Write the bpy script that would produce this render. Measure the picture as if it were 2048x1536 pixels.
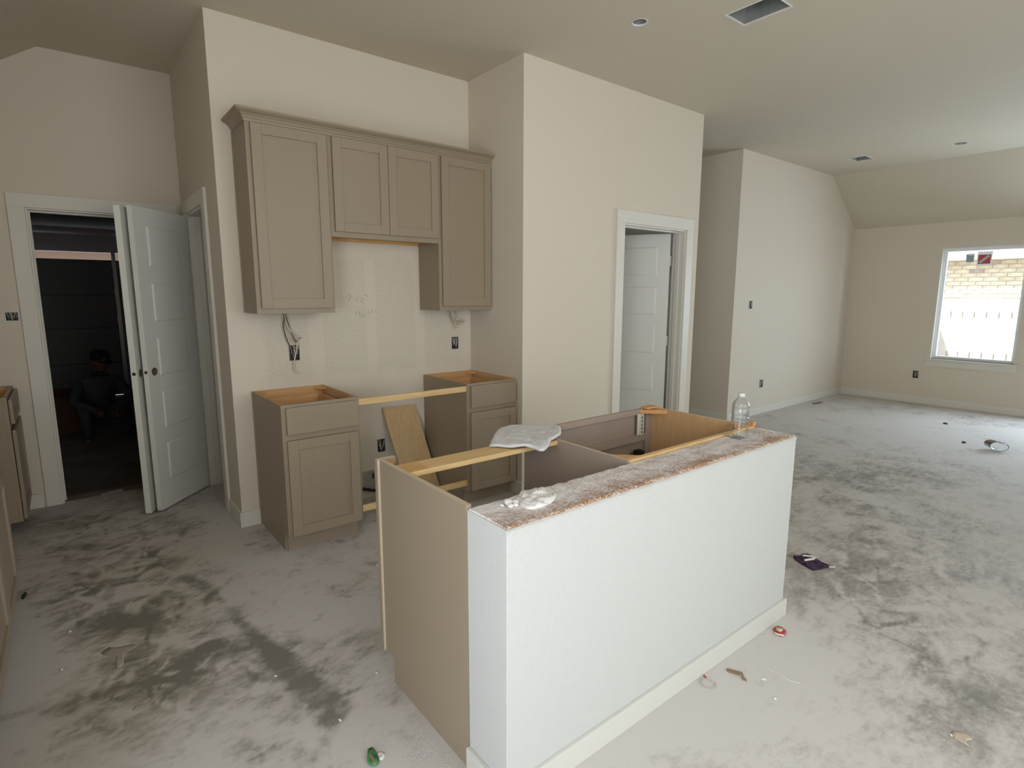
import bpy, bmesh, math, random
from mathutils import Vector, Matrix, noise
random.seed(7)
S = bpy.context.scene
for o in list(bpy.data.objects): bpy.data.objects.remove(o)
COL = S.collection
PI = math.pi

# ------------------------------------------------------------------ camera
cd = bpy.data.cameras.new('camera'); cam = bpy.data.objects.new('camera', cd); COL.objects.link(cam); S.camera = cam
cd.sensor_fit = 'HORIZONTAL'; cd.sensor_width = 36.0; cd.lens = 1120.39/2048*36; cd.clip_start = .02; cd.clip_end = 200
yaw, pitch, roll = .671006, .159172, .00185454
f = Vector((math.sin(yaw)*math.cos(pitch), math.cos(yaw)*math.cos(pitch), -math.sin(pitch)))
rt = Vector((math.cos(yaw), -math.sin(yaw), 0)); up = rt.cross(f)
r2 = math.cos(roll)*rt + math.sin(roll)*up; u2 = -math.sin(roll)*rt + math.cos(roll)*up
M = Matrix((r2, u2, -f)).transposed().to_4x4(); M.translation = Vector((-.88278, -3.75696, 1.48636))
cam.matrix_world = M

# ------------------------------------------------------------------ world, sun, window light, exposure
S.view_settings.view_transform = 'Standard'; S.view_settings.look = 'None'
S.view_settings.gamma = 1.0; S.view_settings.use_curve_mapping = False
S.view_settings.exposure = 0.0
W = bpy.data.worlds.new('sky'); S.world = W; W.use_nodes = True
wn = W.node_tree.nodes; wl = W.node_tree.links; wn.clear()
wo = wn.new('ShaderNodeOutputWorld'); wb = wn.new('ShaderNodeBackground')
wb.inputs[0].default_value = (.80, .90, 1.0, 1); wb.inputs[1].default_value = 3.0
wl.new(wb.outputs[0], wo.inputs[0])
def sun(name, energy, rot, col, ang):
    l = bpy.data.lights.new(name, 'SUN'); l.energy = energy; l.color = col; l.angle = ang
    o = bpy.data.objects.new(name, l); o.rotation_euler = rot; COL.objects.link(o); return o
so = sun('sun', 6.5, (0, 0, 0), (1, .95, .86), .01)
so.rotation_euler = Vector((.62, -.38, -1.0)).to_track_quat('-Z', 'Y').to_euler()
def area(name, loc, direction, sx, sy, energy, col):
    l = bpy.data.lights.new(name, 'AREA'); l.shape = 'RECTANGLE'; l.size = sx; l.size_y = sy; l.energy = energy; l.color = col
    o = bpy.data.objects.new(name, l); COL.objects.link(o); o.location = loc
    o.rotation_euler = Vector(direction).to_track_quat('-Z', 'Z').to_euler(); return o
# daylight entering by the windows behind and beside the camera (each stands just outside its opening)
area('daylight_rear_windows', (.7, -5.95, 1.70), (0, 1, 0), 2.6, 2.2, 35, (1.0, .93, .81))
area('daylight_nook_window', (-2.1, -4.0, 1.15), (1, 0, 0), 1.6, 1.9, 68, (.84, .90, 1.0))
area('daylight_living_window', (8.62, -3.3, 1.35), (-1, 0, 0), 1.5, 1.5, 118, (.66, .82, 1.0))

# ------------------------------------------------------------------ materials
def mat(name, col, rough=.6, metal=0, noise_s=0, noise_a=0, bump=0, bump_s=80, spec=.4, coat=0, trans=0, ior=1.45, alpha=1):
    m = bpy.data.materials.new(name); m.use_nodes = True; nt = m.node_tree; p = nt.nodes['Principled BSDF']
    p.inputs['Base Color'].default_value = (*col, 1); p.inputs['Roughness'].default_value = rough
    p.inputs['Metallic'].default_value = metal; p.inputs['Specular IOR Level'].default_value = spec
    p.inputs['Transmission Weight'].default_value = trans; p.inputs['IOR'].default_value = ior; p.inputs['Alpha'].default_value = alpha
    tc = nt.nodes.new('ShaderNodeTexCoord')
    if noise_a:
        n = nt.nodes.new('ShaderNodeTexNoise'); n.inputs['Scale'].default_value = noise_s; n.inputs['Detail'].default_value = 5
        nt.links.new(tc.outputs['Object'], n.inputs['Vector'])
        mr = nt.nodes.new('ShaderNodeMapRange'); mr.inputs[1].default_value = .3; mr.inputs[2].default_value = .7
        mr.inputs[3].default_value = 1-noise_a; mr.inputs[4].default_value = 1+noise_a
        nt.links.new(n.outputs['Fac'], mr.inputs[0])
        mx = nt.nodes.new('ShaderNodeVectorMath'); mx.operation = 'SCALE'; mx.inputs[0].default_value = col
        nt.links.new(mr.outputs[0], mx.inputs['Scale']); nt.links.new(mx.outputs[0], p.inputs['Base Color'])
    if bump:
        n = nt.nodes.new('ShaderNodeTexNoise'); n.inputs['Scale'].default_value = bump_s; n.inputs['Detail'].default_value = 4
        nt.links.new(tc.outputs['Object'], n.inputs['Vector'])
        b = nt.nodes.new('ShaderNodeBump'); b.inputs['Strength'].default_value = bump; b.inputs['Distance'].default_value = .004
        nt.links.new(n.outputs['Fac'], b.inputs['Height']); nt.links.new(b.outputs[0], p.inputs['Normal'])
    return m
def wood(name, c1, c2, axis='Z', scale=1, rough=.5):
    m = bpy.data.materials.new(name); m.use_nodes = True; nt = m.node_tree; p = nt.nodes['Principled BSDF']
    p.inputs['Roughness'].default_value = rough; p.inputs['Specular IOR Level'].default_value = .3
    tc = nt.nodes.new('ShaderNodeTexCoord'); mp = nt.nodes.new('ShaderNodeMapping')
    sc = [14*scale]*3; sc['XYZ'.index(axis)] = 1.2*scale; mp.inputs['Scale'].default_value = sc
    n = nt.nodes.new('ShaderNodeTexNoise'); n.inputs['Scale'].default_value = 3; n.inputs['Detail'].default_value = 6; n.inputs['Distortion'].default_value = .6
    cr = nt.nodes.new('ShaderNodeValToRGB'); cr.color_ramp.elements[0].color = (*c1, 1); cr.color_ramp.elements[1].color = (*c2, 1)
    cr.color_ramp.elements[0].position = .3; cr.color_ramp.elements[1].position = .7
    nt.links.new(tc.outputs['Object'], mp.inputs[0]); nt.links.new(mp.outputs[0], n.inputs[0]); nt.links.new(n.outputs['Fac'], cr.inputs[0])
    nt.links.new(cr.outputs[0], p.inputs['Base Color'])
    return m
MT = {}
MT['wall'] = mat('wall_paint', (.67, .60, .495), .75, bump=.25, bump_s=120, spec=.25)
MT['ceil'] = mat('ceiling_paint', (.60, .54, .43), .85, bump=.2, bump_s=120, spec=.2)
MT['trim'] = mat('trim_paint', (.69, .655, .575), .45, spec=.4)
MT['door'] = mat('door_paint', (.74, .735, .67), .42, spec=.45)
MT['taupe'] = mat('cabinet_paint', (.31, .245, .172), .42, spec=.4, noise_s=1.5, noise_a=.03)
MT['taupe_in'] = mat('cabinet_panel_back', (.37, .29, .235), .6, spec=.3)
MT['maple'] = wood('cabinet_maple', (.56, .34, .16), (.64, .41, .21), 'Z')
MT['board'] = wood('loose_board_maple', (.50, .335, .17), (.58, .40, .21), 'Z')
MT['maplex'] = wood('cabinet_maple_flat', (.56, .31, .13), (.66, .39, .18), 'X')
MT['pine'] = wood('pine', (.62, .40, .17), (.74, .53, .27), 'X', 1.6)
MT['pineend'] = wood('pine_dark', (.52, .29, .09), (.68, .44, .2), 'X', 3)
MT['mdf'] = mat('raw_edge', (.56, .46, .34), .7)
MT['block'] = mat('corner_block', (.62, .32, .12), .6, noise_s=30, noise_a=.12)
MT['dark'] = mat('box_dark', (.02, .02, .02), .6)
MT['blue'] = mat('box_plastic', (.045, .055, .075), .5)
MT['metal'] = mat('galvanised', (.42, .43, .41), .45, metal=.6, noise_s=12, noise_a=.15)
MT['steel'] = mat('zinc', (.45, .46, .47), .35, metal=.8)
MT['plastic'] = mat('white_plastic', (.62, .60, .50), .4)
MT['black'] = mat('black_plastic', (.015, .013, .012), .45)
MT['wire'] = mat('wire_sheath', (.60, .53, .40), .5)
MT['wireb'] = mat('wire_brown', (.13, .07, .045), .55)
MT['vinyl'] = mat('window_vinyl', (.84, .86, .86), .35)
MT['putty'] = mat('plaster_white', (.75, .73, .70), .7, bump=.4, bump_s=60)
MT['cloth'] = mat('cloth_white', (.66, .66, .66), .85, bump=.5, bump_s=220)
MT['hole'] = mat('raw_bore', (.16, .11, .08), .8)
MT['pencil'] = mat('pencil_mark', (.25, .22, .20), .8)
MT['purple'] = mat('foil_purple', (.035, .012, .045), .25, noise_s=40, noise_a=.4, bump=.5, bump_s=60)
MT['red'] = mat('wrapper_red', (.45, .05, .05), .4)
MT['tan'] = mat('chip_brown', (.24, .17, .11), .8)
MT['green'] = mat('wrapper_green', (.07, .22, .09), .4, noise_s=60, noise_a=.5)
MT['cream'] = mat('fascia', (.85, .78, .62), .7)
MT['soffit'] = mat('soffit_white', (.9, .89, .86), .7)
MT['fence'] = mat('cedar_overexposed', (.66, .62, .58), .85, noise_s=6, noise_a=.12)  # base colour paled toward the overexposed white of the sunlit boards
MT['mortar'] = mat('mortar', (.72, .66, .55), .9)
MT['bricks'] = [mat('brick_%d' % i, c, .9, noise_s=14, noise_a=.15) for i, c in enumerate([(.78, .68, .54), (.82, .74, .60), (.74, .62, .48), (.80, .72, .62), (.50, .42, .38), (.84, .77, .62)])]  # brick colours lightened to carry the overexposed daylight
MT['ground'] = mat('yard_soil', (.36, .30, .22), .95, noise_s=5, noise_a=.3)
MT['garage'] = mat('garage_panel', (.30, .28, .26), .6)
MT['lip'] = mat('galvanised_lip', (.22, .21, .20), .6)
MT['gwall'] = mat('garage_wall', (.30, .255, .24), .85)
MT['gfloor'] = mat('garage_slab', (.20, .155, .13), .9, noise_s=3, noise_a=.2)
MT['gap_glow'] = mat('gap_glow_strip', (.75, .55, .42), .6)  # warm tint for the daylight leak above the garage door
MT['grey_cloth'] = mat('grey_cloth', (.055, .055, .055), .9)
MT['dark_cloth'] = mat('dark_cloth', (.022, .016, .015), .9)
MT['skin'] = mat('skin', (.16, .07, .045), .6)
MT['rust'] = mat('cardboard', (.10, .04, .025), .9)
MT['sblue'] = mat('sticker_blue', (.42, .60, .62), .6)
MT['swhite'] = mat('sticker_white', (.72, .70, .66), .6)
MT['sred'] = mat('sticker_red', (.62, .05, .06), .6)
def sticker(name, c):
    m = bpy.data.materials.new(name); m.use_nodes = True; nt = m.node_tree; nt.nodes.clear(); o = nt.nodes.new('ShaderNodeOutputMaterial')
    d = nt.nodes.new('ShaderNodeBsdfDiffuse'); t = nt.nodes.new('ShaderNodeBsdfTranslucent'); x = nt.nodes.new('ShaderNodeMixShader'); x.inputs[0].default_value = .35
    d.inputs[0].default_value = (*c, 1); t.inputs[0].default_value = (*c, 1); nt.links.new(d.outputs[0], x.inputs[1]); nt.links.new(t.outputs[0], x.inputs[2]); nt.links.new(x.outputs[0], o.inputs[0]); return m
MT['kblue'] = sticker('sticker_paper_blue', (.60, .78, .80)); MT['kwhite'] = sticker('sticker_paper', (.85, .83, .80)); MT['kred'] = sticker('sticker_ink_red', (.75, .16, .17))
MT['clear'] = mat('clear_plastic', (.95, .97, .97), .06, trans=1, ior=1.3, spec=.5)
def glass():
    m = bpy.data.materials.new('window_glass'); m.use_nodes = True; nt = m.node_tree; nt.nodes.clear()
    o = nt.nodes.new('ShaderNodeOutputMaterial'); t = nt.nodes.new('ShaderNodeBsdfTransparent'); g = nt.nodes.new('ShaderNodeBsdfGlossy')
    g.inputs['Roughness'].default_value = .02; t.inputs[0].default_value = (.97, .985, .98, 1)
    x = nt.nodes.new('ShaderNodeMixShader'); x.inputs[0].default_value = .06
    nt.links.new(t.outputs[0], x.inputs[1]); nt.links.new(g.outputs[0], x.inputs[2]); nt.links.new(x.outputs[0], o.inputs[0]); return m
MT['glass'] = glass()

def nodes_of(m): return m.node_tree.nodes, m.node_tree.links, m.node_tree.nodes['Principled BSDF']
# half-painted drywall behind the range: unpainted paper fields, smooth taped seams, pencilled marks
def backsplash_mat():
    m = mat('alcove_drywall', (.67, .60, .495), .75, spec=.25); N, L, p = nodes_of(m)
    tc = N.new('ShaderNodeTexCoord'); sp = N.new('ShaderNodeSeparateXYZ'); L.new(tc.outputs['Object'], sp.inputs[0])
    def mth(op, a, b=None, c=None):
        n = N.new('ShaderNodeMath'); n.operation = op
        for i, v in enumerate((a, b, c)):
            if v is None: continue
            if isinstance(v, (int, float)): n.inputs[i].default_value = v
            else: L.new(v, n.inputs[i])
        return n.outputs[0]
    def band(s, lo, hi, w):
        a = N.new('ShaderNodeMapRange'); a.interpolation_type = 'SMOOTHSTEP'; L.new(s, a.inputs[0]); a.inputs[1].default_value = lo-w; a.inputs[2].default_value = lo+w
        b = N.new('ShaderNodeMapRange'); b.interpolation_type = 'SMOOTHSTEP'; L.new(s, b.inputs[0]); b.inputs[1].default_value = hi-w; b.inputs[2].default_value = hi+w
        return mth('MULTIPLY', a.outputs[0], mth('SUBTRACT', 1.0, b.outputs[0]))
    wob = N.new('ShaderNodeTexNoise'); wob.inputs['Scale'].default_value = 7; L.new(tc.outputs['Object'], wob.inputs[0])
    xz = mth('ADD', sp.outputs[2], mth('MULTIPLY', mth('SUBTRACT', wob.outputs['Fac'], .5), .16))
    xx = mth('ADD', sp.outputs[0], mth('MULTIPLY', mth('SUBTRACT', wob.outputs['Fac'], .5), .06))
    fld = mth('MULTIPLY', band(xz, .93, 1.72, .03), band(xx, .10, 1.60, .03))
    low = mth('MULTIPLY', band(xz, .05, .45, .05), band(xx, .45, 1.25, .02))
    seams = mth('ADD', mth('ADD', band(xx, .385, .475, .012), band(xx, .785, .86, .012)), band(xx, 1.17, 1.25, .012))
    seams = mth('MINIMUM', seams, 1.0)
    raw = mth('MULTIPLY', fld, mth('SUBTRACT', 1.0, mth('MULTIPLY', seams, .9)))
    raw = mth('MAXIMUM', raw, low)
    sn = N.new('ShaderNodeTexNoise'); sn.inputs['Scale'].default_value = 95; sn.inputs['Detail'].default_value = 3; L.new(tc.outputs['Object'], sn.inputs[0])
    fk = N.new('ShaderNodeMapRange'); L.new(sn.outputs['Fac'], fk.inputs[0]); fk.inputs[1].default_value = .38; fk.inputs[2].default_value = .62; fk.inputs[3].default_value = 0; fk.inputs[4].default_value = 1
    c = N.new('ShaderNodeMix'); c.data_type = 'RGBA'; c.inputs[6].default_value = (.58, .53, .43, 1); c.inputs[7].default_value = (.66, .605, .50, 1); L.new(fk.outputs[0], c.inputs[0])
    c2 = N.new('ShaderNodeMix'); c2.data_type = 'RGBA'; c2.inputs[6].default_value = (.67, .60, .495, 1); L.new(c.outputs[2], c2.inputs[7]); L.new(raw, c2.inputs[0])
    L.new(c2.outputs[2], p.inputs['Base Color'])
    b = N.new('ShaderNodeBump'); b.inputs['Strength'].default_value = .2; b.inputs['Distance'].default_value = .001; L.new(sn.outputs['Fac'], b.inputs['Height']); L.new(b.outputs[0], p.inputs['Normal'])
    return m
MT['alcove'] = backsplash_mat()
# sprayed, chipped top of the island wall
def top_mat():
    m = mat('raw_wall_top', (.6, .5, .4), .85); N, L, p = nodes_of(m)
    tc = N.new('ShaderNodeTexCoord'); sp = N.new('ShaderNodeSeparateXYZ'); L.new(tc.outputs['Object'], sp.inputs[0])
    n1 = N.new('ShaderNodeTexNoise'); n1.inputs['Scale'].default_value = 9; n1.inputs['Detail'].default_value = 6; n1.inputs['Roughness'].default_value = .65; L.new(tc.outputs['Object'], n1.inputs[0])
    n2 = N.new('ShaderNodeTexNoise'); n2.inputs['Scale'].default_value = 120; n2.inputs['Detail'].default_value = 3; L.new(tc.outputs['Object'], n2.inputs[0])
    mp = N.new('ShaderNodeMapping'); mp.inputs['Scale'].default_value = (9, 60, 9); L.new(tc.outputs['Object'], mp.inputs[0])
    n3 = N.new('ShaderNodeTexNoise'); n3.inputs['Scale'].default_value = 3; n3.inputs['Detail'].default_value = 5; L.new(mp.outputs[0], n3.inputs[0])
    # bare board shows mostly toward the front edge
    ed = N.new('ShaderNodeMapRange'); L.new(sp.outputs[1], ed.inputs[0]); ed.inputs[1].default_value = -2.645; ed.inputs[2].default_value = -2.55; ed.inputs[3].default_value = .30; ed.inputs[4].default_value = 0
    a = N.new('ShaderNodeMath'); a.operation = 'ADD'; L.new(n1.outputs['Fac'], a.inputs[0]); L.new(ed.outputs[0], a.inputs[1])
    a2 = N.new('ShaderNodeMath'); a2.operation = 'MULTIPLY_ADD'; L.new(n2.outputs['Fac'], a2.inputs[0]); a2.inputs[1].default_value = .85; L.new(a.outputs[0], a2.inputs[2])
    a3 = N.new('ShaderNodeMath'); a3.operation = 'MULTIPLY_ADD'; L.new(n3.outputs['Fac'], a3.inputs[0]); a3.inputs[1].default_value = .35; L.new(a2.outputs[0], a3.inputs[2])
    cr = N.new('ShaderNodeValToRGB'); e = cr.color_ramp.elements
    e[0].position = .84; e[0].color = (.66, .60, .60, 1); e[1].position = 1.0; e[1].color = (.56, .47, .44, 1)
    x = e.new(1.0) if False else cr.color_ramp.elements.new(.93); x.color = (.62, .55, .53, 1)
    mr = N.new('ShaderNodeMapRange'); L.new(a3.outputs[0], mr.inputs[0]); mr.inputs[1].default_value = .70; mr.inputs[2].default_value = 1.60
    e[0].position = .36; e[1].position = .58; e[2].position = .78
    e[0].color = (.74, .70, .69, 1); e[1].color = (.56, .48, .45, 1); e[2].color = (.40, .26, .18, 1)
    L.new(mr.outputs[0], cr.inputs[0]); L.new(cr.outputs[0], p.inputs['Base Color'])
    b = N.new('ShaderNodeBump'); b.inputs['Strength'].default_value = .8; b.inputs['Distance'].default_value = .003; L.new(n2.outputs['Fac'], b.inputs['Height']); L.new(b.outputs[0], p.inputs['Normal'])
    return m
MT['rawtop'] = top_mat()
# dusty concrete: vertex attribute 'bare' says where feet have worn the plaster dust off the slab, and pales the window-lit living floor
def floor_mat():
    m = mat('dusty_concrete', (.4, .38, .34), .8, spec=.25); N, L, p = nodes_of(m)
    tc = N.new('ShaderNodeTexCoord'); at = N.new('ShaderNodeAttribute'); at.attribute_name = 'bare'
    def nz(scale, det, dist=0, vec=None, rg=.6):
        n = N.new('ShaderNodeTexNoise'); n.inputs['Scale'].default_value = scale; n.inputs['Detail'].default_value = det
        n.inputs['Distortion'].default_value = dist; n.inputs['Roughness'].default_value = rg; L.new(vec or tc.outputs['Object'], n.inputs[0]); return n.outputs['Fac']
    def mth(op, a, b=None, c=None):
        n = N.new('ShaderNodeMath'); n.operation = op
        for i, v in enumerate((a, b, c)):
            if v is None: continue
            if isinstance(v, (int, float)): n.inputs[i].default_value = v
            else: L.new(v, n.inputs[i])
        return n.outputs[0]
    mp = N.new('ShaderNodeMapping'); mp.inputs['Rotation'].default_value = (0, 0, .35); mp.inputs['Scale'].default_value = (1.0, 1.7, 1); L.new(tc.outputs['Object'], mp.inputs[0])
    mp2 = N.new('ShaderNodeMapping'); mp2.inputs['Rotation'].default_value = (0, 0, -.9); mp2.inputs['Scale'].default_value = (1.0, 2.2, 1); L.new(tc.outputs['Object'], mp2.inputs[0])
    n1 = nz(3.4, 10, .5, mp.outputs[0], .72); n2 = nz(12.0, 8, .4, mp2.outputs[0], .72); n3 = nz(38, 4); n4 = nz(1.1, 4, .5)
    s = mth('ADD', mth('MULTIPLY', n1, .5), mth('MULTIPLY', n2, .5))
    s = mth('MULTIPLY', mth('SUBTRACT', s, .5), 3.2)
    # broom-like arcs of wiped dust, only where the slab is being worn
    wv = N.new('ShaderNodeTexWave'); wv.inputs['Scale'].default_value = 5.5; wv.inputs['Distortion'].default_value = 22; wv.inputs['Detail'].default_value = 4; wv.inputs['Detail Scale'].default_value = .9; L.new(tc.outputs['Object'], wv.inputs[0])
    s = mth('ADD', s, mth('MULTIPLY', mth('SUBTRACT', wv.outputs['Fac'], .5), .05))
    s = mth('ADD', s, mth('MULTIPLY', mth('SUBTRACT', n4, .5), .5))
    s = mth('ADD', s, mth('MULTIPLY', mth('SUBTRACT', n3, .5), .62))
    v = mth('ADD', s, mth('SUBTRACT', mth('MULTIPLY', at.outputs['Fac'], .95), -.04))
    amp = N.new('ShaderNodeMapRange'); L.new(v, amp.inputs[0]); amp.inputs[1].default_value = 0; amp.inputs[2].default_value = 1
    cr = N.new('ShaderNodeValToRGB'); e = cr.color_ramp.elements
    e[0].position = 0; e[0].color = (.56, .53, .495, 1); e[1].position = 1; e[1].color = (.215, .20, .165, 1)
    x = e.new(.28); x.color = (.485, .455, .415, 1); x = e.new(.6); x.color = (.35, .325, .285, 1)
    L.new(amp.outputs[0], cr.inputs[0]); L.new(cr.outputs[0], p.inputs['Base Color'])
    rr = N.new('ShaderNodeMapRange'); L.new(amp.outputs[0], rr.inputs[0]); rr.inputs[3].default_value = .85; rr.inputs[4].default_value = .55; L.new(rr.outputs[0], p.inputs['Roughness'])
    b = N.new('ShaderNodeBump'); b.inputs['Strength'].default_value = .25; b.inputs['Distance'].default_value = .003; L.new(n3, b.inputs['Height']); L.new(b.outputs[0], p.inputs['Normal'])
    return m
MT['floor'] = floor_mat()

# ------------------------------------------------------------------ helpers
class MB:
    def __init__(s): s.v = []; s.f = []; s.m = []; s.smooth = []
    def add(s, vs, fs, m=0, sm=False):
        n = len(s.v); s.v += [tuple(v) for v in vs]
        for i, q in enumerate(fs):
            s.f.append([n+k for k in q]); s.m.append(m[i] if isinstance(m, (list, tuple)) else m); s.smooth.append(sm)
        return s
    def box(s, x0, x1, y0, y1, z0, z1, m=0, mi=None, T=None):
        if x0 > x1: x0, x1 = x1, x0
        if y0 > y1: y0, y1 = y1, y0
        if z0 > z1: z0, z1 = z1, z0
        vs = [(x, y, z) for z in (z0, z1) for y in (y0, y1) for x in (x0, x1)]
        if T: vs = [T @ Vector(v) for v in vs]
        fs = [(0, 2, 3, 1), (4, 5, 7, 6), (0, 1, 5, 4), (2, 6, 7, 3), (0, 4, 6, 2), (1, 3, 7, 5)]
        k = ['-z', '+z', '-y', '+y', '-x', '+x']; mm = [(mi or {}).get(a, m) for a in k]
        return s.add(vs, fs, mm)
    def prism(s, poly, axis, a, b, m=0, sm=False):     # poly: 2D points, extruded along axis from a to b
        def P(p, t): return {'x': (t, p[0], p[1]), 'y': (p[0], t, p[1]), 'z': (p[0], p[1], t)}[axis]
        n = len(poly); vs = [P(p, a) for p in poly]+[P(p, b) for p in poly]
        fs = [[i, (i+1) % n, n+(i+1) % n, n+i] for i in range(n)]+[list(range(n))[::-1], [n+i for i in range(n)]]
        return s.add(vs, fs, m, sm)
    def tube(s, pts, r, seg=8, m=0, cap=True):
        pts = [Vector(p) for p in pts]; n = len(pts); vs = []; prev = None
        for i, p in enumerate(pts):
            t = (pts[min(i+1, n-1)]-pts[max(i-1, 0)]).normalized()
            if prev is None: prev = t.orthogonal()
            a = (prev-t*prev.dot(t)).normalized(); prev = a; b = t.cross(a)
            rr = r[i] if isinstance(r, (list, tuple)) else r
            vs += [p+(a*math.cos(2*PI*k/seg)+b*math.sin(2*PI*k/seg))*rr for k in range(seg)]
        fs = [[i*seg+k, i*seg+(k+1) % seg, (i+1)*seg+(k+1) % seg, (i+1)*seg+k] for i in range(n-1) for k in range(seg)]
        s.add(vs, fs, m, True)
        if cap: s.add(vs[:seg], [list(range(seg))[::-1]], m); s.add(vs[-seg:], [list(range(seg))], m)
        return s
    def lathe(s, prof, c, seg=24, m=0, rfun=None):
        vs = []
        for r, z in prof:
            for k in range(seg):
                a = 2*PI*k/seg; q = r*(rfun(a, z) if rfun else 1); vs.append((c[0]+q*math.cos(a), c[1]+q*math.sin(a), c[2]+z))
        fs = [[i*seg+k, i*seg+(k+1) % seg, (i+1)*seg+(k+1) % seg, (i+1)*seg+k] for i in range(len(prof)-1) for k in range(seg)]
        return s.add(vs, fs, m, True)
    def build(s, name, mats, parent=None, bevel=0, local=False, closed=True):
        if not isinstance(mats, (list, tuple)): mats = [mats]
        me = bpy.data.meshes.new(name); off = Vector((0, 0, 0))
        if parent is not None and not local: off = world_of(parent)
        me.from_pydata([tuple(Vector(v)-off) for v in s.v], [], s.f)
        for p, mi, sm in zip(me.polygons, s.m, s.smooth): p.material_index = mi; p.use_smooth = sm
        for m in mats: me.materials.append(m if not isinstance(m, str) else MT[m])
        bm = bmesh.new(); bm.from_mesh(me); bmesh.ops.remove_doubles(bm, verts=bm.verts, dist=1e-6) if closed else None
        if closed: bmesh.ops.recalc_face_normals(bm, faces=bm.faces)
        bm.to_mesh(me); bm.free(); me.update()
        o = bpy.data.objects.new(name, me); COL.objects.link(o)
        if parent is not None: o.parent = parent
        if bevel:
            b = o.modifiers.new('bevel', 'BEVEL'); b.width = bevel; b.segments = 2; b.limit_method = 'ANGLE'; b.angle_limit = .6
        return o
def world_of(o):
    v = Vector((0, 0, 0))
    while o is not None: v = v+o.location; o = o.parent
    return v
def thing(name, label, cat, loc=(0, 0, 0), group=None, rz=0):
    o = bpy.data.objects.new(name, None); COL.objects.link(o); o.location = loc; o.rotation_euler[2] = rz; o.empty_display_size = .1
    return tag(o, label, cat, group)
def tag(o, label, cat, group=None):
    o['label'] = label; o['category'] = cat
    if group: o['group'] = group
    return o
def struct(o): o['kind'] = 'structure'; return o
def sempty(name, loc=(0, 0, 0)):
    o = bpy.data.objects.new(name, None); COL.objects.link(o); o.location = loc; o.empty_display_size = .1; return struct(o)
def cut(o, cutter):                         # boolean difference, applied
    c = cutter.build('cutter', 'wall'); md = o.modifiers.new('b', 'BOOLEAN'); md.object = c; md.solver = 'EXACT'; md.operation = 'DIFFERENCE'
    dg = bpy.context.evaluated_depsgraph_get(); me = bpy.data.meshes.new_from_object(o.evaluated_get(dg)); o.modifiers.remove(md); o.data = me
    bpy.data.objects.remove(c)
def holes_box(mb, ua, ub, va, vb, holes, put):
    us = sorted({ua, ub, *[h[0] for h in holes], *[h[1] for h in holes]}); vs = sorted({va, vb, *[h[2] for h in holes], *[h[3] for h in holes]})
    for i in range(len(us)-1):
        j = 0
        while j < len(vs)-1:
            cu = (us[i]+us[i+1])/2; cv = (vs[j]+vs[j+1])/2
            if any(h[0] < cu < h[1] and h[2] < cv < h[3] for h in holes): j += 1; continue
            k = j
            while k+1 < len(vs)-1 and not any(h[0] < cu < h[1] and h[2] < (vs[k+1]+vs[k+2])/2 < h[3] for h in holes): k += 1
            put(mb, us[i], us[i+1], vs[j], vs[k+1]); j = k+1
def wallY(name, y0, y1, x0, x1, z0, z1, holes=(), m='wall'):     # wall in the xz plane
    mb = MB(); holes_box(mb, x0, x1, z0, z1, list(holes), lambda b, a, c, d, e: b.box(a, c, y0, y1, d, e)); return struct(mb.build(name, m, closed=False))
def wallX(name, x0, x1, y0, y1, z0, z1, holes=(), m='wall'):
    mb = MB(); holes_box(mb, y0, y1, z0, z1, list(holes), lambda b, a, c, d, e: b.box(x0, x1, a, c, d, e)); return struct(mb.build(name, m, closed=False))

H = 3.066; XA = -.113; XB = 1.671; YF = -.661; XD = 3.758; XE = 5.131; YE = -.262; XW = 8.289; YP = 1.24; XL = -1.84; YR = -5.7
XS = 7.394; ZW = 2.424; XR = -.857

# ------------------------------------------------------------------ structure
# floor grid with the worn / dusty pattern and painted window light
def seg_d(x, y, a, b):
    ax, ay = a; bx, by = b; dx, dy = bx-ax, by-ay; t = max(0, min(1, ((x-ax)*dx+(y-ay)*dy)/(dx*dx+dy*dy+1e-9)))
    return math.hypot(x-ax-dx*t, y-ay-dy*t)
BL = [(-.72, -.12, .20, .75), (-.92, -.36, .20, .55), (-.70, -.62, .30, .5), (-.85, -.85, .20, .6), (-.72, -1.15, .25, .45), (-.87, -1.30, .20, .35), (-.62, -1.42, .22, .45),
      (-.77, -1.5, .18, .2), (-.89, -.70, .16, .5), (-.42, -1.35, .25, .25), (-.60, .05, .30, .30), (-.40, -2.0, .3, .1),
      (3.6, -2.1, .45, .35), (2.75, -2.65, .35, .3), (2.1, -2.75, .35, .4), (1.95, -2.95, .25, .45), (1.75, -3.25, .2, .5), (1.70, -3.4, .15, .4), (2.5, -3.0, .3, .35), (1.4, -3.3, .2, .2),
      (4.4, -2.2, .6, .2), (3.2, -1.3, .5, .12), (1.0, -1.2, .5, .05), (-.95, .75, .35, .35)]
LT = [(-1.1, -1.0, .16, .6), (-1.05, -1.6, .25, .5), (-.80, -1.02, .07, .6), (-.25, -.25, .25, .5), (.55, -.85, .3, .3), (-.05, -1.15, .3, .35), (-.05, -2.2, .25, .35), (-.4, -2.3, .3, .3), (1.5, -2.78, .25, .5), (.9, -2.85, .3, .45), (.3, -2.85, .3, .3),
      (6.4, -1.2, 1.2, .6), (5.5, -.7, .6, .4), (6.2, -3, 1, .3), (-.05, .30, .3, .4), (-.20, -.75, .25, .2)]  # the large living room spots paint window light onto the floor
PATH = [((-.50, -.52), (-.42, -.85), .035, .6), ((-.42, -.85), (-.385, -1.12), .02, .5), ((-.385, -1.12), (-.33, -1.5), .03, .7), ((-.33, -1.5), (-.26, -1.95), .055, .7)]
import numpy as np
xs = [XL+i*.0145 for i in range(int((2.6-XL)/.0145))]
x = xs[-1]
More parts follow.
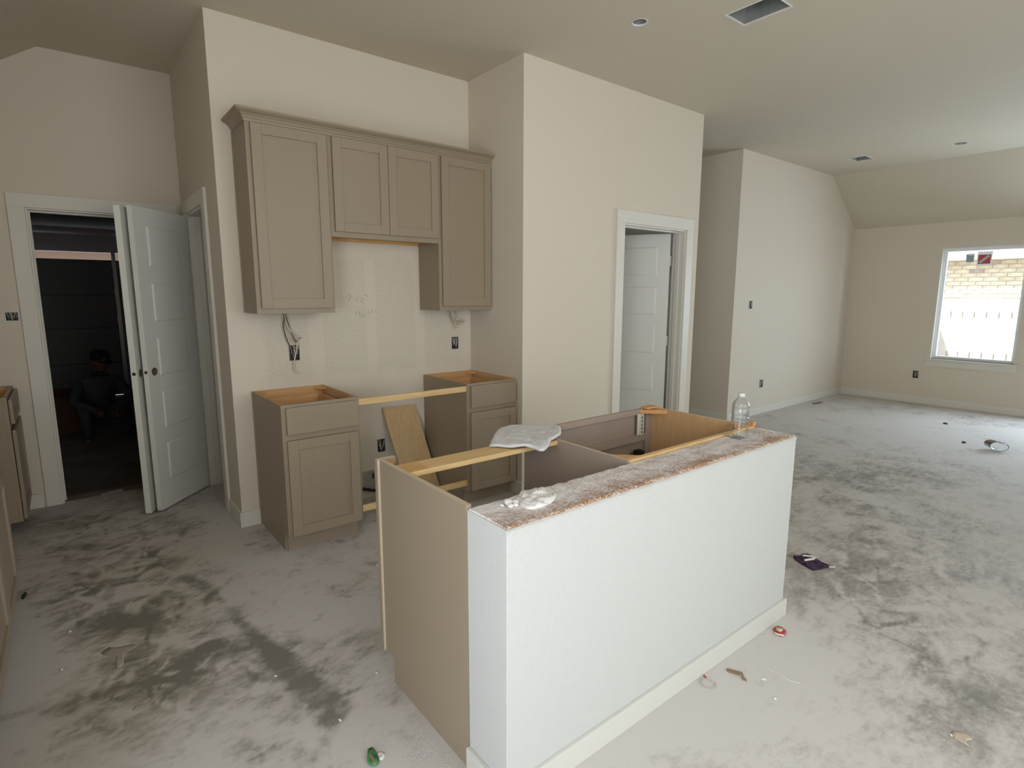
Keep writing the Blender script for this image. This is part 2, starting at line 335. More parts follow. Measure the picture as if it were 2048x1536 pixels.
while x < XW+.12: x += .035; xs.append(x)
ys = []; y = YR
while y < -3.9: ys.append(y); y += .2
while y < 3.2: ys.append(y); y += .0145 if y < .9 else .1
AX, AY = np.meshgrid(np.array(xs), np.array(ys)); nx = len(xs)
base = np.zeros_like(AX)
for cx, cy, r, a in BL: base += a*np.exp(-((AX-cx)**2+(AY-cy)**2)/(r*r))
for cx, cy, r, a in LT: base -= a*np.exp(-((AX-cx)**2+(AY-cy)**2)/(r*r))
def segd(a, b, X=None, Y=None):
    X = AX if X is None else X; Y = AY if Y is None else Y
    dx, dy = b[0]-a[0], b[1]-a[1]; t = np.clip(((X-a[0])*dx+(Y-a[1])*dy)/(dx*dx+dy*dy+1e-9), 0, 1)
    return np.hypot(X-a[0]-dx*t, Y-a[1]-dy*t)
rg = np.random.RandomState(11)
def vnoise(scale, seed):           # smooth value noise on the grid
    r_ = np.random.RandomState(seed); T_ = r_.rand(96, 96); u = (AX+20)*scale; v = (AY+20)*scale
    i = np.floor(u).astype(int); j = np.floor(v).astype(int); fu = u-i; fv = v-j; fu = fu*fu*(3-2*fu); fv = fv*fv*(3-2*fv)
    g = lambda a_, b_: T_[a_ % 96, b_ % 96]
    return (g(i, j)*(1-fu)*(1-fv)+g(i+1, j)*fu*(1-fv)+g(i, j+1)*(1-fu)*fv+g(i+1, j+1)*fu*fv)-.5
val = base*.72*(1+1.2*vnoise(3.1, 1)+1.1*vnoise(7.3, 2))+.30*vnoise(1.7, 3)+.35*vnoise(4.1, 4)+.35*vnoise(11, 5)+.17
for a, b, w_, s_ in PATH: val += s_/(1+np.exp(np.clip((segd(a, b)-w_)/.008, -30, 30)))
# wiped arcs, boot scuffs and dust ridges
axs = np.array(xs); ays = np.array(ys)
for k in range(2600):
    kit = k < 1700
    cx = rg.uniform(-1.15, 1.0) if kit else rg.uniform(1.6, 6.0); cy = rg.uniform(-2.6, .9) if kit else rg.uniform(-3.8, -.8)
    if kit and cx > .1 and rg.rand() < .2: continue
    R_ = rg.uniform(.05, .40); a0 = rg.uniform(0, 2*PI); da = rg.uniform(.25, 1.1)*(.35/(R_+.12)); w_ = rg.choice([.006, .010, .018, .035], p=[.4, .3, .2, .1])
    ox, oy = cx-R_*math.cos(a0+da/2), cy-R_*math.sin(a0+da/2); m_ = R_*da/2+.1
    i0, i1 = np.searchsorted(axs, [cx-m_, cx+m_]); j0, j1 = np.searchsorted(ays, [cy-m_, cy+m_])
    if i1-i0 < 2 or j1-j0 < 2: continue
    X = AX[j0:j1, i0:i1]; Y = AY[j0:j1, i0:i1]; th = (np.arctan2(Y-oy, X-ox)-a0) % (2*PI); rr = np.hypot(X-ox, Y-oy)
    along = np.where(th < da, np.sin(PI*np.clip(th/da, 0, 1))**.5, 0); prof = np.exp(-((rr-R_)/w_)**2)
    am = rg.choice([-1, 1], p=[.62, .38])*rg.uniform(.25, .85)*(.45+np.clip(base[j0:j1, i0:i1], 0, 1))
    val[j0:j1, i0:i1] += am*along*prof
for k in range(60):                # boot soles
    cx, cy = rg.uniform(-1.1, .9), rg.uniform(-2.3, .7); t_ = rg.uniform(0, PI); dx, dy = AX-cx, AY-cy
    u = (dx*math.cos(t_)+dy*math.sin(t_))/.075; v = (-dx*math.sin(t_)+dy*math.cos(t_))/.035
    val += rg.uniform(.1, .35)/(1+np.exp(np.clip((np.sqrt(u*u+v*v)-1)*8, -30, 30)))
ed = np.minimum.reduce([segd((-.015, -2.65), (1.62, -2.65)), segd((-1.2, -.4), (-1.2, -4)), segd((-.127, 0), (-.127, .4)), segd((0, -.55), (1.6, -.55)), segd((1.62, -2.65), (1.62, -2.4)), segd((5.1, YE), (XW, YE)), segd((XW, YE), (XW, -5))])
val -= .4*np.exp(-ed/.10)
val = np.clip(val, -.3, 1.2)
vs = [(a, b, 0) for b in ys for a in xs]
fs = [(j*nx+i, j*nx+i+1, (j+1)*nx+i+1, (j+1)*nx+i) for j in range(len(ys)-1) for i in range(nx-1) if not (ys[j+1] > 1.33 and xs[i] < 3.6)]
me = bpy.data.meshes.new('floor'); me.from_pydata(vs, [], fs); me.materials.append(MT['floor'])
att = me.attributes.new('bare', 'FLOAT', 'POINT'); att.data.foreach_set('value', val.ravel().astype(np.float32))
fl = bpy.data.objects.new('floor', me); COL.objects.link(fl); struct(fl)
bm = bmesh.new(); bm.from_mesh(me); bmesh.ops.delete(bm, geom=[v for v in bm.verts if not v.link_faces], context='VERTS')
bm.to_mesh(me); bm.free()

cm = MB()
holes_box(cm, XR, XS, YR, 3.2, [(2.252, 2.442, -2.052, -1.778), (6.52, 6.74, -.97, -.80), (1.832, 2.032, -1.511, -1.311), (6.611, 6.811, -1.907, -1.707)], lambda b, a, c, d, e: b.box(a, c, d, e, H, H+.10))
for cx, cy, r in ((1.932, -1.411, .043), (6.711, -1.807, .059)):       # square patch with a round hole
    ring_o = []; ring_i = []
    for k in range(40):
        a = 2*PI*(k+.5)/40; sc_ = .1/max(abs(math.cos(a)), abs(math.sin(a))); ring_o.append((cx+sc_*math.cos(a), cy+sc_*math.sin(a))); ring_i.append((cx+r*math.cos(a), cy+r*math.sin(a)))
    for z_ in (H, H+.1): cm.add([(x_, y_, z_) for x_, y_ in ring_o+ring_i], [(k, (k+1) % 40, 40+(k+1) % 40, 40+k) for k in range(40)])
    for k in range(4):
        q_ = [(cx+.1*math.copysign(1, math.cos(PI/4+k*PI/2)), cy+.1*math.copysign(1, math.sin(PI/4+k*PI/2)))]
        i0 = 5*(2*k+1)-1; cm.add([(*ring_o[i0], H), (*q_[0], H), (*ring_o[(i0+1) % 40], H)], [(0, 1, 2)])
ceil = struct(cm.build('ceiling', 'ceil', closed=False))
def disc(mb, cx, cy, r, z0, z1, n=28): mb.prism([(cx+r*math.cos(2*PI*k/n), cy+r*math.sin(2*PI*k/n)) for k in range(n)], 'z', z0, z1)
sl = (H-ZW)/(XW-XS)
struct(MB().prism([(XS, H), (XW+.14, H-sl*(XW+.14-XS)), (XW+.14, H-sl*(XW+.14-XS)+.12), (XS, H+.1)], 'y', YR, YE+.1).build('ceiling_slope_right', 'ceil'))
struct(MB().prism([(XR, H), (XR, H+.1), (XL-.12, H-.68*(XR-XL+.12)+.12), (XL-.12, H-.68*(XR-XL+.12))], 'y', YR, YP+.12).build('ceiling_slope_left', 'ceil'))

wallX('wall_left', XL-.12, XL, YR, YP+.12, 0, 2.6, [(-4.85, -3.15, .12, 2.15)])
wallY('wall_back', YR-.12, YR, XL-.12, XW+.14, 0, H+.05, [(-.7, 2.1, .55, 2.85)])
wallX('wall_window', XW, XW+.14, YR, YE+.12, 0, ZW+.02, [(-2.225, -1.348, .632, 2.095), (-4.10, -2.55, .6, 2.1)])
wallY('wall_living', YE, YE+.12, XE, XW+.14, 0, H+.02)
wallX('wall_hall', XE, XE+.12, YE+.12, 3.2, 0, H+.02)
wallY('wall_hall_end', 3.08, 3.2, XD-.12, XE, 0, H+.02)
wallY('wall_front', YF, YF+.12, XB, XD, 0, H+.02, [(2.722, 3.572, -.1, 2.058)])
wallX('wall_hall_left', XD-.12, XD, YF+.12, 3.08, 0, H+.02)
wallX('wall_alcove_right', XB, XB+.12, YF+.12, .12, 0, H+.02)
wallY('wall_alcove', 0, .12, XA, XB, 0, H+.02, m='alcove')
wallX('wall_closet', XA, XA+.12, .12, YP, 0, H+.02, [(.40, 1.03, -.1, 2.055)])
wallY('wall_garage', YP, YP+.12, XL, XA+.12, 0, H+.02, [(-1.028, -.262, -.1, 2.05)])
# room behind the right-hand door and the closet
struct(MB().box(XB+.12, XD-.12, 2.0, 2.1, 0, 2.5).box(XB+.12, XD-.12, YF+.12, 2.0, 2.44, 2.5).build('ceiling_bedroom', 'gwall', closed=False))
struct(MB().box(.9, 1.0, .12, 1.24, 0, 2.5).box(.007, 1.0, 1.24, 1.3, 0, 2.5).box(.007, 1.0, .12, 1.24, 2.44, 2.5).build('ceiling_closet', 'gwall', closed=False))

# baseboards
def bb(name, segs, h=.10, t=.014):
    mb = MB()
    for x0, x1, y0, y1 in segs: mb.box(x0, x1, y0, y1, 0, h)
    return struct(mb.build(name, 'trim', closed=False, bevel=.002))
bb('baseboard_alcove_left', [(XA-.014, XA, -.014, .30), (XA, -.001, -.014, 0)])
bb('baseboard_living', [(XE-.014, XW, YE-.014, YE)])
bb('baseboard_hall', [(XE-.014, XE, YE, 3.08)])
bb('baseboard_window', [(XW-.014, XW, YR, YE-.014)])
bb('baseboard_front', [(XB, 2.618, YF-.014, YF), (3.68, XD+.014, YF-.014, YF)])
bb('baseboard_alcove_right', [(XB-.014, XB, YF-.014, -.52)])
bb('baseboard_garage', [(XL, -1.125, YP-.014, YP)])
bb('baseboard_bedroom', [(XB+.12, XD-.12, 1.986, 2.0)])

# ------------------------------------------------------------------ island half wall
IX0, IX1, IY0, IY1 = -.015, 1.622, -2.643, -2.453
w = MB().box(IX0, IX1, IY0, IY1, 0, .862).build('wall_island', mat('island_wall_paint', (.53, .535, .51), .7, bump=.45, bump_s=120, spec=.3), bevel=.002); struct(w)
# rough raw top: a board whose front lip is broken and wavy
nxx = 150; nyy = 18; tv = []
for j in range(nyy+1):
    for i in range(nxx+1):
        X = IX0+.004+(IX1-IX0-.008)*i/nxx; v = j/nyy; Y = IY0+.002+(IY1-IY0-.004)*v
        if j == 0: Y += .006*abs(noise.noise(Vector((X*45, 1, 0))))+.003*noise.noise(Vector((X*9, 4, 0)))
        if j == nyy: Y += .006*noise.noise(Vector((X*30, 9, 0)))
        z = .868+.0030*noise.noise(Vector((X*28, Y*28, 0)))+.0015*noise.noise(Vector((X*90, Y*90, 2)))
        if j in (0, nyy): z -= .003
        tv.append((X, Y, z))
tf = [(j*(nxx+1)+i, j*(nxx+1)+i+1, (j+1)*(nxx+1)+i+1, (j+1)*(nxx+1)+i) for j in range(nyy) for i in range(nxx)]
n0 = len(tv); ring = [i for i in range(nxx+1)]+[j*(nxx+1)+nxx for j in range(1, nyy+1)]+[nyy*(nxx+1)+i for i in range(nxx-1, -1, -1)]+[j*(nxx+1) for j in range(nyy-1, 0, -1)]
tv += [(tv[k][0], tv[k][1], .858) for k in ring]
for a in range(len(ring)): b = (a+1) % len(ring); tf.append((ring[a], n0+a, n0+b, ring[b]))
tb = MB(); tb.add(tv, tf, 0, False); tb.build('top_plate', 'rawtop', w, closed=False)
# splintered chips standing along the front lip
ch = MB()
for i in range(420):
    X = IX0+.01+(IX1-IX0-.02)*random.random(); 
    if noise.noise(Vector((X*6, 0, 7))) < -.15: continue
    T = Matrix.Translation((X, IY0+.004+random.random()*.008, .864+random.random()*.005)) @ Matrix.Rotation(random.random()*6, 4, 'Z') @ Matrix.Rotation(random.random()*.9, 4, 'X')
    a, b_, c_ = random.uniform(.002, .006), random.uniform(.0012, .003), random.uniform(.001, .002)
    ch.box(-a, a, -b_, b_, -c_, c_, m=random.choice([0, 0, 1]), T=T)
o = ch.build('board_chips', ['mdf', mat('chip_orange', (.50, .27, .12), .8)], w, closed=False); o['kind'] = 'stuff'
# loose drywall paper edge under the lip
pe = MB(); n = 60; pv = []
for i in range(n+1):
    X = IX0+(IX1-IX0)*i/n; d = .002+.003*abs(noise.noise(Vector((X*8, 3, 1)))); zb = .848+.006*noise.noise(Vector((X*12, 5, 1)))
    pv += [(X, IY0-.0005, zb), (X, IY0-d, .859), (X, IY0+.004, .861)]
pf = []
for i in range(n):
    a = i*3; pf += [(a, a+1, a+4, a+3), (a+1, a+2, a+5, a+4)]
pe.add(pv, pf); pe.build('drywall_edge', bpy.data.materials['island_wall_paint'], w, closed=False)
struct(MB().box(IX0-.014, IX1+.014, IY0-.014, IY0, 0, .083).box(IX0-.014, IX0, IY0, IY1, 0, .083).box(IX1, IX1+.014, IY0, IY1, 0, .083).build('baseboard_island', mat('island_base', (.60, .595, .54), .45), closed=False, bevel=.002))

# ------------------------------------------------------------------ cabinets
def shaker(parent, x0, x1, z0, z1, yf, th=.019, fw=.057, name='door', axis='y', m='taupe'):
    # frame in plane perpendicular to y (front face at yf, facing -y) ; panel child recessed
    def B(mb, a, b, c, d, e, g): 
        return mb.box(a, b, e, g, c, d) if axis == 'y' else mb.box(e, g, a, b, c, d)
    s = 1 if axis == 'y' else -1
    mb = MB(); B(mb, x0, x0+fw, z0, z1, yf, yf+s*th); B(mb, x1-fw, x1, z0, z1, yf, yf+s*th)
    B(mb, x0+fw, x1-fw, z0, z0+fw, yf, yf+s*th); B(mb, x0+fw, x1-fw, z1-fw, z1, yf, yf+s*th)
    d = mb.build(name, m, parent, closed=False, bevel=.0015)
    pm = MB(); B(pm, x0+fw, x1-fw, z0+fw, z1-fw, yf+s*.009, yf+s*.014); pm.build('door_panel', m, d)
    return d
def drawer_front(parent, x0, x1, z0, z1, yf, th=.019):
    return MB().box(x0, x1, yf, yf+th, z0, z1).build('drawer', 'taupe', parent, bevel=.003)
FY = -.594; DY = FY-.019
def base_cab(label, x0, x1, door, drw, scribe=False, lskin=True):
    c = thing('base_cabinet', label, 'cabinet', ((x0+x1)/2, -.3, 0), 'open-topped taupe base cabinets in the alcove')
    zt = .876; t = .012; bk = -.006
    for name, xa, xb, out in (('side_panel', x0, x0+t, '-x'), ('side_panel', x1-t, x1, '+x')):
        mb = MB(); inn = '+x' if out == '-x' else '-x'
        mb.prism([(bk, 0), (bk, zt), (FY+.019, zt), (FY+.019, .105), (FY+.075, .105), (FY+.075, 0)], 'x', xa, xb)
        o = mb.build(name, ['taupe', 'maple', 'block'], c)
        for p in o.data.polygons:
            if p.normal.z > .9: p.material_index = 2
            elif (p.normal.x > .9) == (inn == '+x') and abs(p.normal.x) > .9: p.material_index = 1
    MB().box(x0+t, x1-t, bk-.008, bk, .105, zt).build('back_panel', 'maplex', c)
    MB().box(x0+t, x1-t, FY+.019, bk-.008, .105, .117).build('cabinet_floor', 'maplex', c)
    MB().box(x0+t, x1-t, -.026, -.014, zt-.075, zt-.004).build('hanging_rail', 'maplex', c)
    fr = MB(); r = .038
    fr.box(x0, x0+r, FY, FY+.019, .105, zt).box(x1-r, x1, FY, FY+.019, .105, zt)
    for a, b in ((zt-.034, zt), (.672, .708), (.105, .14)): fr.box(x0+r, x1-r, FY, FY+.019, a, b)
    fr.build('face_frame', 'taupe', c, closed=False, bevel=.001)
    MB().box(x0+t, x1-t, FY+.063, FY+.075, 0, .105).build('toe_kick', 'taupe', c)
    drawer_front(c, drw[0], drw[1], .706, .860, DY)
    db = MB(); a, b = x0+.05, x1-.05
    db.box(a, a+.012, FY+.02, -.07, .725, .835).box(b-.012, b, FY+.02, -.07, .725, .835).box(a+.012, b-.012, -.082, -.07, .725, .835).box(a+.012, b-.012, FY+.02, FY+.032, .725, .835).box(a+.012, b-.012, FY+.032, -.082, .725, .731)
    db.build('drawer_box', 'maplex', c, closed=False)
    shaker(c, door[0], door[1], .108, .672, DY)
    for cx, cy, sx, sy in ((x0+t, -.014, 1, -1), (x1-t, -.014, -1, -1), (x0+t, FY+.019, 1, 1), (x1-t, FY+.019, -1, 1)):
        MB().prism([(cx, cy), (cx+sx*.075, cy), (cx, cy+sy*.075)], 'z', zt-.02, zt-.006).build('corner_block', 'block', c)
    if scribe: MB().box(x0-.005, x0, -.022, -.004, 0, zt).build('scribe_strip', 'taupe', c)
    return c
base_cab('taupe base cabinet with open top left of the range gap', 0, .452, (.022, .437), (.024, .443), scribe=True)
base_cab('taupe base cabinet with open top against the white return wall', 1.229, XB-.001, (1.256, 1.655), (1.259, 1.655))
UY = -.288; UD = UY-.019
def upper_cab(label, x0, x1, z0, doors, left_fin, right_fin, scribe=False):
    c = thing('wall_cabinet', label, 'cabinet', ((x0+x1)/2, -.15, z0), 'taupe wall cabinets under the crown moulding')
    zt = 2.435; t = .012
    mb = MB().box(x0, x0+t, UY+.019, -.003, z0, zt); mb.build('side_panel', 'taupe', c)
    MB().box(x1-t, x1, UY+.019, -.003, z0, zt).build('side_panel', 'taupe', c)
    MB().box(x0+t, x1-t, -.012, -.003, z0+.03, zt).build('back_panel', 'maplex', c)
    MB().box(x0+t, x1-t, UY+.019, -.012, z0+.018, z0+.030).build('bottom_panel', 'taupe' if z0 < 1.5 else 'pineend', c)
    MB().box(x0+t, x1-t, UY+.019, -.012, zt-.012, zt).build('top_panel', 'maplex', c)
    MB().box(x0+t, x1-t, -.022, -.012, z0, z0+.018).build('bottom_rail', 'taupe' if z0 < 1.5 else 'pineend', c)
    MB().box(x0+t, x1-t, UY+.019, UY+.030, z0, z0+.018).build('bottom_rail', 'taupe' if z0 < 1.5 else 'pineend', c)
    fr = MB().box(x0, x0+.038, UY, UY+.019, z0, zt).box(x1-.038, x1, UY, UY+.019, z0, zt).box(x0+.038, x1-.038, UY, UY+.019, z0, z0+.038).box(x0+.038, x1-.038, UY, UY+.019, zt-.03, zt)
    fr.build('face_frame', 'taupe', c, closed=False, bevel=.001)
    for a, b, d, e in doors: shaker(c, a, b, d, e, UD)
    if scribe: MB().box(x0-.005, x0, -.022, -.004, z0, zt).build('scribe_strip', 'taupe', c)
    return c
upper_cab('tall taupe wall cabinet with a single door at the left end', -.009, .453, 1.370, [(.016, .439, 1.400, 2.420)], 1, 0, True)
upper_cab('short two-door taupe wall cabinet above the range gap', .453, 1.214, 1.834, [(.474, .836, 1.866, 2.420), (.839, 1.212, 1.866, 2.420)], 0, 0)
upper_cab('narrow tall taupe wall cabinet with a single door at the right end', 1.214, XB-.001, 1.370, [(1.236, 1.655, 1.400, 2.420)], 1, 0)
# crown: profile swept front and mitred left return
prof = [(0, 2.425), (.004, 2.425), (.006, 2.437), (.011, 2.440), (.014, 2.448), (.028, 2.462), (.042, 2.468), (.046, 2.472), (.052, 2.474), (.052, 2.486), (0, 2.486)]
cv = []
for d, z in prof: cv.append((XB-.001, UY-d, z))
for d, z in prof: cv.append((-.009-d, UY-d, z))
for d, z in prof: cv.append((-.009-d, -.003, z))
n = len(prof); cf = [[k*n+i, k*n+(i+1) % n, (k+1)*n+(i+1) % n, (k+1)*n+i] for k in range(2) for i in range(n)]+[list(range(n)), [2*n+i for i in range(n)]]
tag(MB().add(cv, cf).build('crown_molding', 'taupe'), 'taupe crown moulding running along the top of the wall cabinets', 'moulding')
# temporary pine rails across the range gap
for z0, z1, lab in ((.824, .861, 'upper pine strip bridging the range gap between base cabinets'), (.150, .190, 'lower pine strip near the floor across the range gap')):
    tag(MB().box(.452, 1.229, FY+.001, FY+.019, z0, z1).build('pine_rail', 'pine', bevel=.001), lab, 'rail', 'pine strips across the range gap')
# leaning panel
ang = math.atan2(.30, .66)
T = Matrix(((.98, 0, 0, 1.0), (0, 1, 0, -.02), (0, 0, 1, .655), (0, 0, 0, 1)))
p0, p1 = Vector((.872, -.012, .662)), Vector((1.138, -.012, .652)); b0, b1 = Vector((.955, -.235, .004)), Vector((1.225, -.235, .004))
nrm = (p1-p0).cross(b0-p0).normalized()
if nrm.y > 0: nrm = -nrm
q = [p0, p1, b1, b0]; k = [v+nrm*.012 for v in q]
lp = MB().add(q+k, [(0, 1, 2, 3), (7, 6, 5, 4), (0, 4, 5, 1), (1, 5, 6, 2), (2, 6, 7, 3), (3, 7, 4, 0)])
tag(lp.build('loose_panel', 'board'), 'loose maple board leaning against the wall in the range gap', 'board')

# island cabinet
ic = thing('island_cabinet', 'taupe island cabinet frame without countertop behind the white half wall', 'cabinet', (.8, -2.16, 0))
IF = -1.869
def twotone(o, sgn):
    for p in o.data.polygons:
        if p.normal.z > .9 or p.normal.y > .9: p.material_index = 2
        elif abs(p.normal.x) > .9 and (p.normal.x > 0) == (sgn > 0): p.material_index = 1
pg = [(IY1+.001, 0), (IY1+.001, .876), (IF, .876), (IF, .105), (IF-.075, .105), (IF-.075, 0)]
o = MB().prism(pg, 'x', -.018, 0).build('end_panel', ['taupe', 'maple', 'mdf'], ic); twotone(o, 1)
MB().box(-.026, .052, IF, IF+.019, .105, .876, mi={'+x': 1, '+z': 1}).build('filler_stile', ['taupe', 'mdf'], ic)
MB().box(-.024, -.018, IF-.006, IF, .105, .876).build('edge_trim', 'mdf', ic)
MB().prism([(0, IF), (.05, IF), (0, IF-.05)], 'z', .85, .866).build('corner_block', 'block', ic)
o = MB().prism(pg, 'x', .704, .717).build('partition', ['taupe_in', 'maple', 'mdf'], ic); twotone(o, 1)
o = MB().prism(pg, 'x', 1.600, 1.614).build('end_panel', ['maple', 'taupe', 'mdf'], ic); twotone(o, 1)
SX0, SX1 = .704, 1.614
MB().box(SX0, SX0+.045, IF, IF+.019, .105, .876).box(SX1-.06, SX1, IF, IF+.019, .105, .876).box(SX0+.045, SX1-.06, IF, IF+.019, .846, .876).box(SX0+.045, SX1-.06, IF, IF+.019, .695, .733).box(SX0+.045, SX1-.06, IF, IF+.019, .105, .14).build('face_frame', 'taupe_in', ic, closed=False, bevel=.001)
MB().box(SX0+.02, SX1-.02, IF+.020, IF+.039, .70, .858).build('false_drawer_front', 'taupe_in', ic, bevel=.002)
for a, b in ((SX0+.02, (SX0+SX1)/2-.002), ((SX0+SX1)/2+.002, SX1-.02)):
    d = MB().box(a, a+.057, IF+.02, IF+.039, .11, .69).box(b-.057, b, IF+.02, IF+.039, .11, .69).box(a+.057, b-.057, IF+.02, IF+.039, .11, .167).box(a+.057, b-.057, IF+.02, IF+.039, .633, .69).build('door', 'taupe_in', ic, closed=False)
    MB().box(a+.057, b-.057, IF+.024, IF+.030, .167, .633).build('door_panel', 'taupe_in', d)
MB().box(SX0+.014, 1.600, IY1+.001, IF, .105, .117).build('cabinet_floor', 'maplex', ic)
MB().box(SX0, SX1, IF-.087, IF-.075, 0, .105).build('toe_kick', 'taupe', ic)
MB().box(SX0+.013, 1.600, IY1+.001, IY1+.020, .82, .876).build('back_rail', 'pine', ic)
for cx, cy, sx, sy in ((SX0+.013, IY1+.020, 1, 1), (1.600, IY1+.020, -1, 1), (1.600, IF, -1, -1)):
    MB().prism([(cx, cy), (cx+sx*.10, cy), (cx, cy+sy*.10)], 'z', .852, .872).build('corner_block', 'block', ic)
MB().box(1.515, 1.60, IF-.035, IF+.010, .877, .887).build('corner_cleat', 'block', ic)
MB().box(1.600, 1.625, IY1+.002, IY1+.026, .876, .895).build('corner_cleat', 'block', ic)
# white slide bracket and black hinge inside
br = MB().box(1.475, 1.530, IF-.004, IF-.001, .735, .850)
br.box(1.497, 1.505, IF-.014, IF-.004, .735, .850)
b_ = br.build('tilt_bracket', 'plastic', ic, closed=False)
for i in range(5): MB().box(1.498, 1.504, IF-.0155, IF-.0145, .745+i*.02, .757+i*.02).build('slot', 'black', b_)
hg = MB().box(1.455, 1.50, IF-.02, IF-.001, .615, .655).box(1.50, 1.535, IF-.012, IF-.001, .60, .64); hg.tube([(1.46, IF-.022, .66), (1.47, IF-.022, .60)], .006)
hg.build('hinge', 'black', ic, closed=False)
tag(MB().box(0.001, .703, -2.072, -1.968, .855, .874, mi={}).build('pine_stretcher', 'pine', bevel=.001), 'flat pine board spanning the open dishwasher bay of the island', 'board')
bpy.data.objects['pine_stretcher'].data.materials.append(MT['pineend'])
MB().box(.004, .085, -2.0722, -1.9678, .8735, .8745).build('finger_joint', 'pineend', bpy.data.objects['pine_stretcher'])

# left-hand cabinets along the left wall (faces look to +x)
def left_cab(label, y0, y1, door=True):
    c = thing('base_cabinet', label, 'cabinet', (-1.5, (y0+y1)/2, 0), 'taupe base cabinets along the left wall'); X = -1.2; zt = .876
    for a, b in ((y0, y0+.012), (y1-.012, y1)):
        o = MB().prism([(XL+.003, 0), (X-.075, 0), (X-.075, .105), (X-.019, .105), (X-.019, zt), (XL+.003, zt)], 'y', a, b).build('side_panel', 'taupe', c)
    MB().box(XL+.003, XL+.012, y0+.012, y1-.012, .105, zt).build('back_panel', 'maplex', c)
    MB().box(XL+.012, X-.019, y0+.012, y1-.012, .66, .672).build('inner_shelf', 'maplex', c)
    MB().box(XL+.012, X-.019, y0+.012, y0+.02, .68, zt-.004).build('inner_liner', 'maplex', c)
    MB().box(XL+.012, X-.019, y1-.02, y1-.012, .68, zt-.004).build('inner_liner', 'maplex', c)
    fr = MB().box(X-.019, X, y0, y0+.038, .105, zt).box(X-.019, X, y1-.038, y1, .105, zt)
    for a, b in ((zt-.034, zt), (.672, .708), (.105, .14)): fr.box(X-.019, X, y0+.038, y1-.038, a, b)
    fr.build('face_frame', 'taupe', c, closed=False, bevel=.001)
    MB().box(X-.087, X-.075, y0+.012, y1-.012, 0, .105).build('toe_kick', 'taupe', c)
    n = max(1, round((y1-y0)/.5)); wd = (y1-y0-.04)/n
    for i in range(n):
        a = y0+.02+i*wd+.002; b = a+wd-.004
        MB().box(X+.003, X+.022, a, b, .71, .858).build('drawer', 'taupe', c, bevel=.003)
        shaker(c, a, b, .115, .672, X+.022, axis='x')
    return c
left_cab('taupe base cabinet in the far left corner beside the garage door casing', .655, 1.222)
left_cab('long taupe base cabinet cut off by the left edge of the view', -2.35, -.30)

# ------------------------------------------------------------------ doors
def leaf_mesh(wd, ht, th, hinge_left=True):
    # local: x from 0 (hinge) to wd, y from -th/2..th/2, z from 0..ht ; five moulded panels on both faces
    st = .105; rails = [0, .19]; top = ht-.11; n = 5; gap = .095
    ph = (top-.19-gap*(n-1))/n
    wins = [(.19+i*(ph+gap), .19+i*(ph+gap)+ph) for i in range(n)]
    bm = bmesh.new(); zs = [0]+[z for w_ in wins for z in w_]+[ht]; xs_ = [0, st, wd-st, wd]
    for sgn in (-1, 1):
        y = sgn*th/2; V = {}
        for i, x_ in enumerate(xs_):
            for j, z_ in enumerate(zs): V[i, j] = bm.verts.new((x_, y, z_))
        for i in range(3):
            for j in range(len(zs)-1):
                q_ = [V[i, j], V[i+1, j], V[i+1, j+1], V[i, j+1]]
                if sgn > 0: q_.reverse()
                fc = bm.faces.new(q_)
                if i == 1 and j % 2 == 1:
                    r1 = bmesh.ops.inset_individual(bm, faces=[fc], thickness=.010, depth=-.009)
                    r1 = bmesh.ops.inset_individual(bm, faces=[fc], thickness=.006, depth=0)
                    r1 = bmesh.ops.inset_individual(bm, faces=[fc], thickness=.016, depth=.006)
        if sgn < 0: VA = V
    nz_ = len(zs)
    def edge(path):
        for a, b in zip(path[:-1], path[1:]):
            bm.faces.new([VA[a], VA[b], V[b], V[a]])
    edge([(0, 0), (1, 0), (2, 0), (3, 0)]); edge([(3, j) for j in range(nz_)]); edge([(3, nz_-1), (2, nz_-1), (1, nz_-1), (0, nz_-1)]); edge([(0, j) for j in range(nz_-1, -1, -1)])
    bmesh.ops.recalc_face_normals(bm, faces=bm.faces); me = bpy.data.meshes.new('leaf'); bm.to_mesh(me); bm.free(); me.materials.append(MT['door']); me.materials.append(MT['hole']); return me
def leaf(parent, hinge, end, z0, ht, th=.035, side=1, bore=True, hz=(.25, 1.02, 1.80)):
    d = Vector((end[0]-hinge[0], end[1]-hinge[1], 0)); wd = d.length; rz = math.atan2(d.y, d.x)
    o = bpy.data.objects.new('door_leaf', leaf_mesh(wd, ht, th)); COL.objects.link(o); o.parent = parent
    o.location = Vector((hinge[0], hinge[1], z0))-world_of(parent); o.rotation_euler[2] = rz
    if bore:
        # real bores: the knob hole through the faces and the latch hole in the edge
        bpy.context.view_layer.update()
        c = MB(); N_ = 20; zc = .955
        c.prism([(wd-.060+.027*math.cos(2*PI*k/N_), zc+.027*math.sin(2*PI*k/N_)) for k in range(N_)], 'y', -.1, .1)
        c.prism([(.0115*math.cos(2*PI*k/N_), zc+.0115*math.sin(2*PI*k/N_)) for k in range(N_)], 'x', wd-.04, wd+.05)
        cu = c.build('cutter', 'hole'); cu.matrix_world = o.matrix_world.copy()
        bpy.context.view_layer.update()
        md = o.modifiers.new('b', 'BOOLEAN'); md.object = cu; md.solver = 'EXACT'; md.operation = 'DIFFERENCE'
        dg = bpy.context.evaluated_depsgraph_get(); me = bpy.data.meshes.new_from_object(o.evaluated_get(dg)); o.modifiers.remove(md); o.data = me; bpy.data.objects.remove(cu)
    for z in hz:
        h = MB().tube([(-.004, side*th/2, z-.045), (-.004, side*th/2, z+.045)], .006, 10).box(-.004, .0005, -th/2+.004, th/2, z-.045, z+.045)
        ho = h.build('hinge', 'trim', o, local=True, closed=False)
    return o
